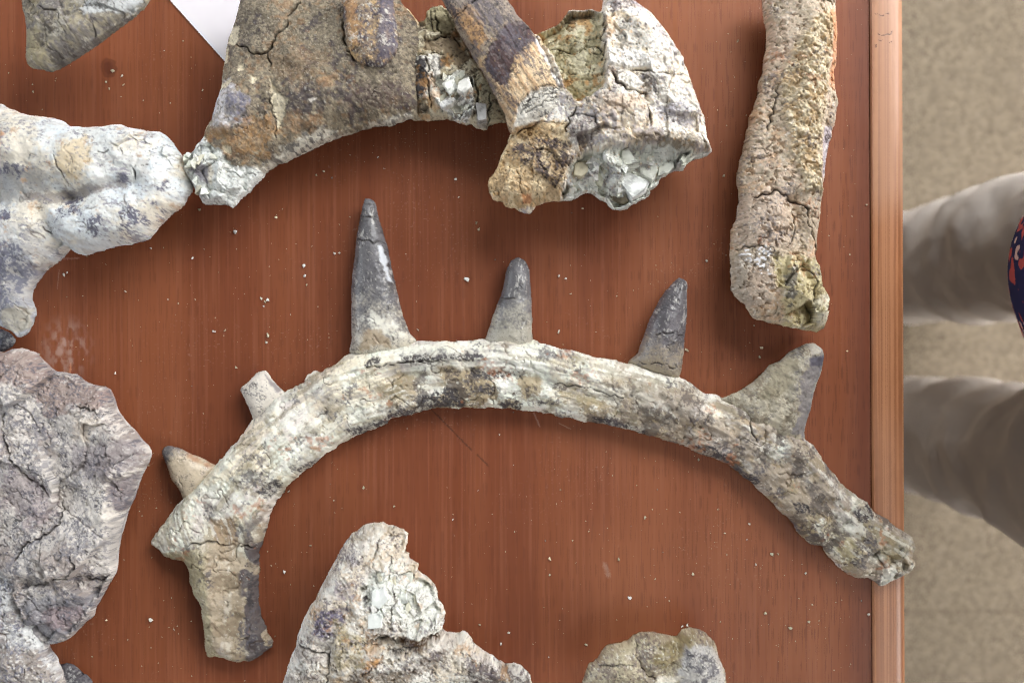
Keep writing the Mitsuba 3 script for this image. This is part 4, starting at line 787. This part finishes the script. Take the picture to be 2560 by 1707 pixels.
b.speck(sr(226, 224, 218), 4.5, .76, .6, 1); b.speck(sr(84, 80, 84), 4, .80, .5, 2); b.grain(.18); b.creases(50, 5, .016, 1, BROWN, .5); b.pits(9, 5, .66)
b.build('lumpy_rock'); tag('lumpy_rock', 'lumpy pale grey rock in the lower left corner overlapping the pinkish rock', 'rock')
r3 = P('F', 225,1500, 250,1490, 275,1483, 305,1483, 330,1500, 355,1530, 395,1570, 410,1640, 200,1640)
b = Sculpt(r3, T=110, k=.95, edge=.3, rag=4, seed=53); b.rough({40: 6, 15: 4, 6: 2}); b.fill(sr(96, 94, 98)); b.mottle(sr(58, 56, 60), 24, .52, .06, .8, 1, .5); b.mottle(sr(160, 160, 158), 14, .62, .05, .7, 2, .5); b.grain(.2)
b.build('dark_rock'); tag('dark_rock', 'small dark rock at the bottom edge beside the lumpy rock', 'rock')

# ------------------------------------------------------------------ 6. bottom middle fossil
bm = P('G', 80,900, 105,800, 120,760, 140,710, 165,660, 165,630, 180,580, 205,520, 220,480, 255,430, 290,360, 330,290, 370,220, 400,160, 440,110, 490,75, 540,60, 590,58, 610,68, 650,80, 690,95, 713,120, 710,160, 700,205, 722,215, 720,245, 750,252, 765,262, 762,310, 790,325, 820,340, 845,365, 855,400, 860,450, 880,470, 900,510, 890,560, 880,600, 900,615, 930,610, 935,622, 960,615, 990,598, 1015,610, 1035,650, 1050,675, 1090,700, 1150,740, 1200,765, 1250,760, 1280,775, 1300,800, 1320,837, 1340,900)
b = Sculpt(bm, T=270, k=0.95, edge=0.5, rag=3.5, seed=61)
b.ridge(P('G', 540,100, 400,300, 280,520, 240,640, 220,860), 40, 16); b.level(b.zone(P('G', 600,100, 720,100, 770,270, 900,480, 890,600, 750,560, 640,330), 10, 8), -30)
hol = b.zone(P('G', 540,580, 700,590, 870,600, 760,660, 640,680, 560,640), 6, 9); b.level(hol, -38); b.ridge(P('G', 760,640, 980,620, 1100,720, 1260,790), 34, 18); b.ridge(P('G', 350,640, 345,760, 330,860), 18, -10); b.ridge(P('G', 600,640, 540,740, 500,800), 26, 10)
sh = b.zone(P('G', 560,280, 640,290, 760,320, 850,380, 890,540, 860,600, 740,600, 680,500, 520,420, 500,360), 8, 10); b.facets(sh, 40, .6, 10, 3, .08)
b.rough({110: 14, 45: 9, 18: 4.5, 8: 1.8, 4: .9})
b.fill(sr(212, 206, 196)); b.mottle(sr(198, 184, 160), 80, .53, .09, .7, 1); b.mottle(sr(222, 222, 214), 50, .54, .07, .7, 2, .5); b.paint(sr(220, 223, 216), sh * .85)
for q, c, a in ((P('G', 260,480, 380,440, 440,440, 420,520, 350,600, 280,560), sr(104, 98, 116), .85), (P('G', 380,310, 470,320, 470,400, 390,400), sr(130, 120, 130), .7), (P('G', 420,200, 520,190, 500,240, 420,240), sr(150, 142, 148), .6), (P('G', 400,110, 560,60, 680,90, 560,110, 440,160), sr(150, 138, 116), .6), (P('G', 290,340, 400,160, 420,180, 330,340, 240,470), sr(140, 122, 106), .6),
                (P('G', 660,590, 860,600, 780,650, 700,650), sr(110, 84, 60), .85), (P('G', 500,750, 540,680, 610,640, 600,690, 540,760), sr(190, 146, 98), .85), (P('G', 380,500, 540,600, 520,720, 400,740, 370,640), sr(170, 158, 126), .75), (P('G', 560,540, 650,540, 640,620, 540,600), sr(120, 112, 108), .6),
                (P('G', 440,760, 560,720, 760,760, 700,900, 400,900), sr(110, 94, 74), .7), (P('G', 700,720, 850,660, 960,640, 900,720, 760,770), sr(112, 100, 92), .75), (P('G', 1000,700, 1200,770, 1310,810, 1320,900, 1040,900), sr(92, 82, 78), .8), (P('G', 180,620, 330,660, 330,700, 160,690), sr(128, 116, 110), .6), (P('G', 100,800, 300,760, 320,900, 100,900), sr(168, 158, 150), .6), (P('G', 620,640, 720,640, 700,670, 640,680), sr(50, 44, 40), .8), (P('G', 360,780, 420,760, 400,860, 370,850), sr(180, 140, 92), .6), (P('G', 950,620, 1030,620, 1040,720, 900,800, 880,720), sr(208, 200, 184), .7)):
    b.paint(c, b.zone(q, 6, 14, 18) * min(1, a * 1.15) * (.5 + .5 * ss(.43, .53, fb(b.X, b.Y, 15, 3, 67) * .5 + fb(b.X, b.Y, 3.6, 2, 67) * .5)))
b.mottle(sr(108, 100, 106), 30, .63, .04, .75, 6, .5); b.mottle(OCHRE, 36, .68, .04, .5, 7); b.speck(BROWN, 4, .80, .5, 1); b.speck(sr(236, 232, 222), 4, .82, .5, 2); b.grain(.18)
b.col *= .93
for q in (P('G', 510,390, 535,375, 535,400, 520,410), P('G', 560,430, 575,425, 570,445)): z = b.zone(q, 2, 3); b.paint(sr(60, 52, 56), z * .9); b.level(z, -8)
b.crack(P('G', 640,210, 640,280, 700,300, 760,310), 2, 10); b.crack(P('G', 165,630, 250,640, 330,660, 350,680), 2.2, 10); b.crack(P('G', 345,680, 345,720, 390,740, 360,720), 2.4, 12); b.crack(P('G', 350,640, 340,760, 320,860), 1.8, 10); b.crack(P('G', 560,600, 640,590, 700,640, 770,640), 2.6, 12); b.crack(P('G', 510,760, 590,690, 610,650), 2.2, 10); b.crack(P('G', 590,100, 580,160, 560,200), 1.6, 7); b.crack(P('G', 650,320, 670,420, 640,500), 1.6, 8); b.crack(P('G', 850,520, 860,580), 2.5, 10)
b.creases(46, 5, .016, 1, BROWN, .55); b.creases(22, 3, .018, 2, BROWN, .5); b.pits(9, 5, .66)
b.build('horn_shaped_fossil__bone')
scatter(b, 'horn_shaped_fossil__stone_splinter', P('G', 540,290, 640,200, 700,160, 760,290, 850,380, 890,500, 860,590, 740,590, 680,500, 560,440), 34, 12, CHALKS, 8, .05)
tag('horn_shaped_fossil', 'cream white fossil with a rising blunt horn and crumbling right side at the bottom edge', 'fossil')
for i, (q, z0, z1, tl, c) in enumerate(((P('G', 672,212, 722,214, 722,246, 680,250), 15, 74, (.1, .1), CH), (P('G', 690,256, 762,258, 764,300, 730,312, 694,300), 10, 70, (.2, .1), CH), (P('G', 650,205, 672,210, 676,246, 654,244), 30, 90, (.1, 0), CH), (P('G', 645,255, 688,258, 690,305, 650,300), 30, 92, (.1, .1), sr(212, 206, 190)), (P('G', 580,310, 640,290, 665,350, 620,400, 575,380), 60, 128, (.15, .1), sr(228, 232, 226)), (P('G', 560,400, 640,410, 630,480, 560,490), 60, 122, (.1, .2), sr(224, 228, 222)),
        (P('G', 690,520, 790,480, 850,540, 800,590, 700,590), 40, 108, (.25, .05), sr(208, 196, 180)), (P('G', 670,320, 740,330, 745,390, 690,400), 40, 98, (.2, .1), sr(216, 220, 214)), (P('G', 900,608, 932,606, 936,628, 905,632), 30, 66, (0, .1), CH))):
    zt_ = b.top(*np.mean(q, 0)) or 80
    fragment('horn_shaped_fossil__stone_splinter', q, zt_ - 40, zt_ + 9, tl, .18, c, 90 + i)

# ------------------------------------------------------------------ 7. bottom right fossil and top left fossil, paper
br = P('G', 1560,900, 1580,837, 1595,800, 1610,765, 1650,740, 1690,690, 1700,675, 1750,665, 1800,660, 1830,625, 1850,615, 1900,612, 1960,615, 2010,625, 2050,635, 2070,605, 2110,588, 2150,590, 2190,615, 2220,645, 2245,680, 2255,730, 2270,760, 2285,800, 2290,837, 2300,900)
b = Sculpt(br, T=260, k=1.0, edge=0.45, rag=3, seed=71)
b.ridge(P('G', 2050,640, 2030,740, 1960,800), 14, -16); b.ridge(P('G', 1840,640, 1860,760, 1920,810), 10, -10); b.dome(P('G', 2150,740)[0], 70, 90, 0, 16); b.rough({70: 6, 25: 3, 9: 1.5, 4: .8})
b.fill(sr(158, 146, 124)); b.mottle(sr(186, 178, 150), 50, .53, .08, .7, 1, .5); b.mottle(sr(108, 96, 90), 40, .56, .06, .7, 2, .5); b.paint(sr(124, 110, 70), b.zone(P('G', 1960,640, 2130,600, 2080,680, 1980,760, 1900,740), 6, 12) * .7); b.paint(sr(180, 179, 176), b.zone(P('G', 2080,660, 2200,640, 2270,760, 2290,900, 2060,900, 2040,760), 6, 10) * .8); b.paint(sr(88, 86, 92), b.zone(P('G', 2080,680, 2200,680, 2240,800, 2120,840), 5, 18) * .85 * ss(.43, .53, fb(b.X, b.Y, 15, 3, 5) * .5 + fb(b.X, b.Y, 3.6, 2, 5) * .5))
b.paint(sr(218, 212, 196), b.zone(P('G', 1940,800, 2060,790, 2000,850, 1930,837), 3, 6) * .8); b.speck(BLACK, 4, .80, .5); b.speck(CHALK, 4, .84, .6, 2); b.grain(.2)
b.crack(P('G', 1840,640, 1840,720, 1880,790, 1930,810), 1.6, 8); b.crack(P('G', 1660,760, 1760,740, 1820,750), 1.3, 5); b.creases(40, 4, .016, 1, BLACK, .5)
b.build('knuckle_fossil', 'mat_fossil_gloss'); tag('knuckle_fossil', 'rounded olive grey fossil lump at the bottom edge near the table corner', 'fossil')
tl = P('A', 120,-80, 135,20, 150,70, 172,120, 180,200, 172,290, 162,380, 165,440, 180,490, 215,520, 260,533, 300,530, 345,540, 400,535, 440,515, 500,480, 560,435, 620,400, 700,345, 760,315, 830,260, 900,205, 960,165, 1020,125, 1070,95, 1100,70, 1110,45, 1160,20, 1190,-20, 1240,-80)
b = Sculpt(tl, T=320, k=.9, edge=.5, rag=2, seed=81)
b.ridge(P('A', 420,520, 700,330, 1080,60), 14, -10); b.ridge(P('A', 330,0, 300,250, 280,420), 40, 8); b.rough({90: 9, 30: 5, 10: 2.2, 4: .9}); b.facets(np.ones_like(b.h), 70, .25, 6, 3)
b.fill(sr(148, 142, 128)); b.mottle(sr(176, 166, 140), 60, .53, .09, .7, 1, .5); b.mottle(sr(118, 114, 116), 60, .55, .08, .7, 2, .5); b.paint(sr(204, 208, 208), b.zone(P('A', 670,60, 800,-60, 1200,-60, 1100,40, 900,70, 720,110), 5, 10) * .9); b.paint(sr(92, 84, 80), b.zone(P('A', 420,480, 760,260, 1060,30, 1110,70, 800,300, 420,540), 6, 14) * .7 * (.4 + .6 * ss(.43, .53, fb(b.X, b.Y, 15, 3, 5) * .5 + fb(b.X, b.Y, 3.6, 2, 5) * .5))); b.paint(sr(190, 178, 140), b.zone(P('A', 200,330, 330,250, 420,400, 300,500, 190,440), 10, 18) * .5)
b.speck(BROWN, 3.6, .84, .4); b.mottle(sr(70, 64, 60), 34, .60, .05, .6, 7, .3); b.mottle(sr(206, 202, 190), 26, .64, .05, .5, 8, .3); b.grain(.16); b.col *= .74
b.crack(P('A', 320,20, 380,60, 440,70, 490,80, 520,160, 560,230, 580,280), 1.5, 8); b.crack(P('A', 330,80, 290,160), 1.4, 4); b.creases(60, 3, .012, 1, BROWN, .4)
b.build('wedge_fossil'); tag('wedge_fossil', 'wedge shaped grey brown fossil in the top left corner', 'fossil')

c0 = P('A', 1935,553)[0]; d1 = np.array([-435., -490.]) / 655.2; d2 = np.array([490., -435.]) / 655.2
q = [c0, c0 + d1 * 520, c0 + d1 * 520 + d2 * 360, c0 + d2 * 360]
wxy = [to_world(x, y, 0.001) for x, y in q]
lo_ = [[x, y, 0.0003] for x, y in wxy]; hi_ = [[x, y, 0.0018] for x, y in wxy]
put('paper_sheet', trimesh.convex.convex_hull(np.array(lo_ + hi_)), 'mat_paper'); tag('paper_sheet', 'white card sheet partly under the large brown fossil plate', 'paper')

# ------------------------------------------------------------------ 8. chips and dust on the table
solid_regions = [body, blade, matrix, block, shaft, lb, lf, sp, rk, r2, r3, bm, br, tl, np.array(q)]
def free(x, y, pad=6):
    X = np.atleast_1d(np.asarray(x, float)); Y = np.atleast_1d(np.asarray(y, float)); ok = (X < 2165)
    for o in solid_regions: ok &= seg_dist(X, Y, o, True) < -pad
    return ok
rng = np.random.default_rng(7)
ico = trimesh.creation.icosphere(subdivisions=1)
def chip_mesh(r, flat=.6):
    v = rng.normal(size=(9, 3)); v /= np.linalg.norm(v, axis=1, keepdims=True)
    v *= np.array([1, rng.uniform(.55, .9), flat]) * rng.uniform(.8, 1.15, (9, 1))
    a = rng.uniform(0, 6.28); R = np.array([[math.cos(a), -math.sin(a), 0], [math.sin(a), math.cos(a), 0], [0, 0, 1]])
    h = trimesh.convex.convex_hull((v @ R.T) * r); h.apply_translation([0, 0, -h.bounds[0][2]])
    return h
CHIPC = [sr(206, 204, 192), sr(190, 184, 160), sr(222, 222, 216), sr(150, 140, 116), sr(120, 116, 110), sr(226, 214, 186)]
for i, c in enumerate(CHIPC): scene['mat_chip_%d' % i] = principled(c, .85, .2)
known = [(543, 530, 8), (443, 590, 5.5), (147, 628, 7), (155, 622, 4), (290, 665, 5), (347, 566, 4), (698, 609, 6), (701, 631, 5.5), (615, 686, 7), (600, 683, 5), (610, 692, 5), (606, 700, 4), (615, 768, 8), (611, 783, 5), (493, 758, 6), (517, 756, 5), (1073, 641, 9), (1048, 411, 5.5), (745, 393, 5), (728, 400, 3.5), (1101, 526, 5), (1284, 635, 5),
         (1283, 762, 6), (265, 853, 5), (343, 1419, 8), (833, 1118, 5), (652, 1311, 6.5), (904, 1161, 4), (1480, 1190, 5), (1771, 1274, 7), (1757, 1410, 7), (1812, 1444, 6), (1993, 1413, 6), (1736, 1298, 6), (1444, 1374, 6), (1590, 1320, 5.5), (1990, 475, 5), (1855, 1430, 5), (1785, 1275, 4), (1848, 1318, 5), (1663, 1226, 4), (1664, 405, 5), (1502, 1330, 4),
         (980, 1434, 6), (1100, 1432, 5), (1147, 1478, 5), (1166, 1452, 4), (1344, 1480, 6), (1186, 1530, 5), (1414, 1536, 5), (780, 580, 4), (769, 580, 4), (283, 172, 5), (253, 200, 4), (246, 185, 4), (467, 205, 4.5), (422, 92, 4), (870, 360, 4), (1818, 680, 5), (1300, 640, 4), (960, 757, 4), (1000, 812, 3.5), (1260, 1320, 4), (712, 1250, 4), (705, 652, 3.5), (1565, 1440, 5), (1576, 1436, 5), (1570, 1448, 4), (1720, 1205, 4), (1870, 1100, 4.5)]
taken = []
for (x, y, r) in known:
    x, y = x / .91875, y / .91875
    taken.append((x, y, r * .92))
while len(taken) < 150:
    x, y = rng.uniform(20, 2160), rng.uniform(20, 1690)
    if free(x, y)[0]: taken.append((x, y, min(6.5, 1.5 + rng.exponential(1.3))))
marks = {'tallest tooth': (848, 620), 'short middle tooth': (1192, 690), 'dark leaning tooth': (1530, 750), 'broad crusted tooth': (1830, 880), 'broken tooth stump': (600, 900), 'small left tooth': (430, 1075), 'forked fossil': (250, 450), 'pinkish rock': (200, 1100),
         'horn shaped fossil': (860, 1380), 'knuckle fossil': (1520, 1520), 'limb bone': (1800, 500), 'large brown plate': (720, 200), 'broken white block': (1400, 300), 'wedge fossil': (170, 60), 'foot of the arched bone': (535, 1350), 'right end of the arched bone': (1960, 1230), 'crown of the arched bone': (1180, 860)}
chip_label = {}
for name_, (mx, my) in marks.items():
    for side, ax in (('left of', (-1, 0)), ('right of', (1, 0)), ('above', (0, -1)), ('below', (0, 1))):
        best = None
        for i, (x, y, r) in enumerate(taken[:len(known)]):
            dx_, dy_ = x * .91875 - mx, y * .91875 - my; d = math.hypot(dx_, dy_); c_ = (dx_ * ax[0] + dy_ * ax[1]) / (d + 1e-6)
            if c_ > .80 and d < 330 and r > 3.6 and (best is None or d < best[0]): best = (d, i)
        if best and best[1] not in chip_label: chip_label[best[1]] = 'loose stone chip lying nearest %s the %s' % (side, name_)
chip_label[0] = 'squarish grey stone chip on the table right of the forked fossil tip'
chip_label[16] = 'largest pale angular stone chip, between the tallest and the short middle tooth'
chip_label[24] = 'lone tan stone chip on bare table left of the arched bone foot'
for i, (x, y, r) in enumerate(taken):
    wx, wy = to_world(x, y, .001)
    m = chip_mesh(r * S * 1.0, rng.uniform(.5, .8)); m.apply_translation([wx, wy, 0.0002 if wx < TX1 else .0044])
    k_ = put('stone_chip', m, 'mat_chip_%d' % (rng.integers(0, 3) if i < len(known) else rng.integers(0, 6)))
    if i in chip_label: tag(k_, chip_label[i], 'stone chip')
    else: tag(k_, 'tiny stone crumb lying loose on the brown table top', 'stone chip', 'tiny loose stone crumbs on the table')
vs, fs = [], []; o = 0; cnt = 0
oct_ = trimesh.creation.icosphere(subdivisions=0)
N = 2500; xs, ys = rng.uniform(5, 2165, N), rng.uniform(5, 1700, N); dens = fb(xs, ys, 260, 2, 5) + .25 * np.exp(-((xs - 650) ** 2 + (ys - 700) ** 2) / 300 ** 2); keep = free(xs, ys, 1) & (rng.uniform(.3, .75, N) < dens)
for x, y in zip(xs[keep], ys[keep]):
    wx, wy = to_world(x, y, 0); r = S * (.45 + rng.exponential(.42)); r = min(r, S * 2.0)
    vs.append(oct_.vertices * r * rng.uniform(.6, 1.2, (12, 1)) * [1, 1, .6] + [wx, wy, r * .4]); fs.append(oct_.faces + o); o += 12
put('dust', trimesh.Trimesh(np.vstack(vs), np.vstack(fs), process=False), 'mat_chip_1'); tag('dust', 'fine pale stone dust sprinkled over the table top', 'dust', kind='stuff')

# ------------------------------------------------------------------ 9. person standing at the table edge
def chain(joints, refine=0.014, taubin=14):
    out = None
    for a, b_ in joints:
        h = manifold3d.Manifold.batch_hull([manifold3d.Manifold.sphere(r, 28).translate(list(map(float, p))) for p, r in (a, b_)])
        out = h if out is None else out + h
    mm = out.refine_to_length(refine).to_mesh()
    m = trimesh.Trimesh(mm.vert_properties[:, :3], mm.tri_verts, process=True)
    trimesh.smoothing.filter_taubin(m, iterations=taubin)
    return m
def fold(m, amp, sc, seed=0):
    import meshkit
    v = np.array(m.vertices); n = np.array(m.vertex_normals)
    f = meshkit.fbm(v * np.array(sc) + seed, 3, seed) - .5
    m.vertices = v + n * (f * 2 * amp)[:, None]; return m
PX = 0.69
ly, ry = 0.118, -0.158
tr = []
for y, ya, k_ in ((ly, .117, .92), (ry, -.148, 1.12)):
    yc = y * .62 - .01
    tr += [(((PX, yc, .13), .105), ((PX - .005, y, -.14), .102 * k_)), (((PX - .005, y, -.14), .102 * k_), ((PX - .022, y, -.32), .096)), (((PX - .022, y, -.32), .096), ((PX - .035, ya, -.62), .087)), (((PX - .035, ya, -.62), .087), ((PX - .035, ya, -.685), .089))]
tr += [(((PX, .05, .14), .12), ((PX, -.09, .14), .12)), (((PX, .04, .24), .115), ((PX, -.08, .24), .115))]
put('person__trousers', fold(fold(chain(tr), .011, (7, 12, 9), 3), .012, (8, 18, 20), 6), 'mat_trousers', smooth=True)
tag('person__trousers', 'beige grey trousers')
shx = PX - .046
sh_ = [(((shx, .066, .035), .138), ((shx + .05, -.10, .035), .125)), (((shx, .066, .035), .138), ((shx + .01, .07, .30), .13)), (((shx + .05, -.10, .035), .125), ((shx + .01, -.10, .30), .12)), (((shx + .01, .07, .30), .13), ((shx + .02, .10, .52), .12)), (((shx + .01, -.10, .30), .12), ((shx + .02, -.13, .52), .12)), (((shx + .02, .10, .52), .12), ((shx + .02, -.13, .52), .12)), (((shx + .01, .07, .30), .13), ((shx + .01, -.10, .30), .12)), (((shx + .02, .15, .55), .075), ((shx + .09, .24, .33), .062)), (((shx + .02, -.18, .55), .075), ((shx + .09, -.27, .33), .062))]
put('person__shirt', fold(chain(sh_), .006, (10, 10, 8), 5), 'mat_shirt', smooth=True)
tag('person__shirt', 'loose navy, red and cream patterned shirt hem')
bd = [(((shx + .02, -.015, .58), .06), ((shx - .005, -.015, .72), .055)), (((shx - .005, -.015, .80), .082), ((shx - .02, -.015, .84), .085)), (((shx - .04, -.015, .74), .045), ((shx - .02, -.015, .82), .075)), (((shx - .115, -.015, .785), .012), ((shx - .095, -.015, .82), .010))]
for s_, yy in ((1, .23), (-1, -.26)):
    hx = shx; shx = shx + .09
    bd += [(((shx, yy, .34), .050), ((shx + .05, yy + .02 * s_, .20), .043)), (((shx + .05, yy + .02 * s_, .20), .043), ((shx + .02, yy + .03 * s_, -.03), .030)), (((shx + .02, yy + .03 * s_, -.03), .028), ((shx, yy + .03 * s_, -.11), .034))]
    for f_ in range(4):
        fx = shx - .03 + .02 * f_; fl_ = (.055, .068, .064, .05)[f_]
        bd += [(((fx + .004, yy + .03 * s_, -.12), .0105), ((fx, yy + .028 * s_, -.12 - fl_ * .6), .0092)), (((fx, yy + .028 * s_, -.12 - fl_ * .6), .0092), ((fx + .004, yy + .018 * s_, -.12 - fl_ * 1.15), .0078))]
    bd += [(((shx - .02, yy + .02 * s_, -.07), .013), ((shx - .052, yy + .012 * s_, -.105), .0105)), (((shx - .052, yy + .012 * s_, -.105), .0105), ((shx - .058, yy + .008 * s_, -.135), .009))]
    shx = hx
    bd += [(((shx - .0, -.015 + .085 * s_, .79), .012), ((shx - .0, -.015 + .088 * s_, .82), .014))]
put('person__body', chain(bd, .006, 8), 'mat_skin', smooth=True)
hr = chain([(((shx + .02, -.015, .83), .088), ((shx - .01, -.015, .865), .086)), (((shx + .03, -.015, .83), .085), ((shx + .04, -.015, .76), .07))], .012, 8)
put('person__hair', hr, 'mat_hair', smooth=True)
for y in (ly, ry):
    s1 = chain([(((PX - .015, y, FLOOR + .05), .045), ((PX - .165, y + .01, FLOOR + .038), .038)), (((PX - .025, y, FLOOR + .05), .045), ((PX - .025, y, FLOOR + .09), .045))], .012, 6)
    s1.vertices[:, 2] = np.maximum(s1.vertices[:, 2], FLOOR + .002)
    put('person__shoe', s1, 'mat_shoe', smooth=True)
tag('person', 'person standing beyond the table edge in beige trousers and patterned shirt', 'person')
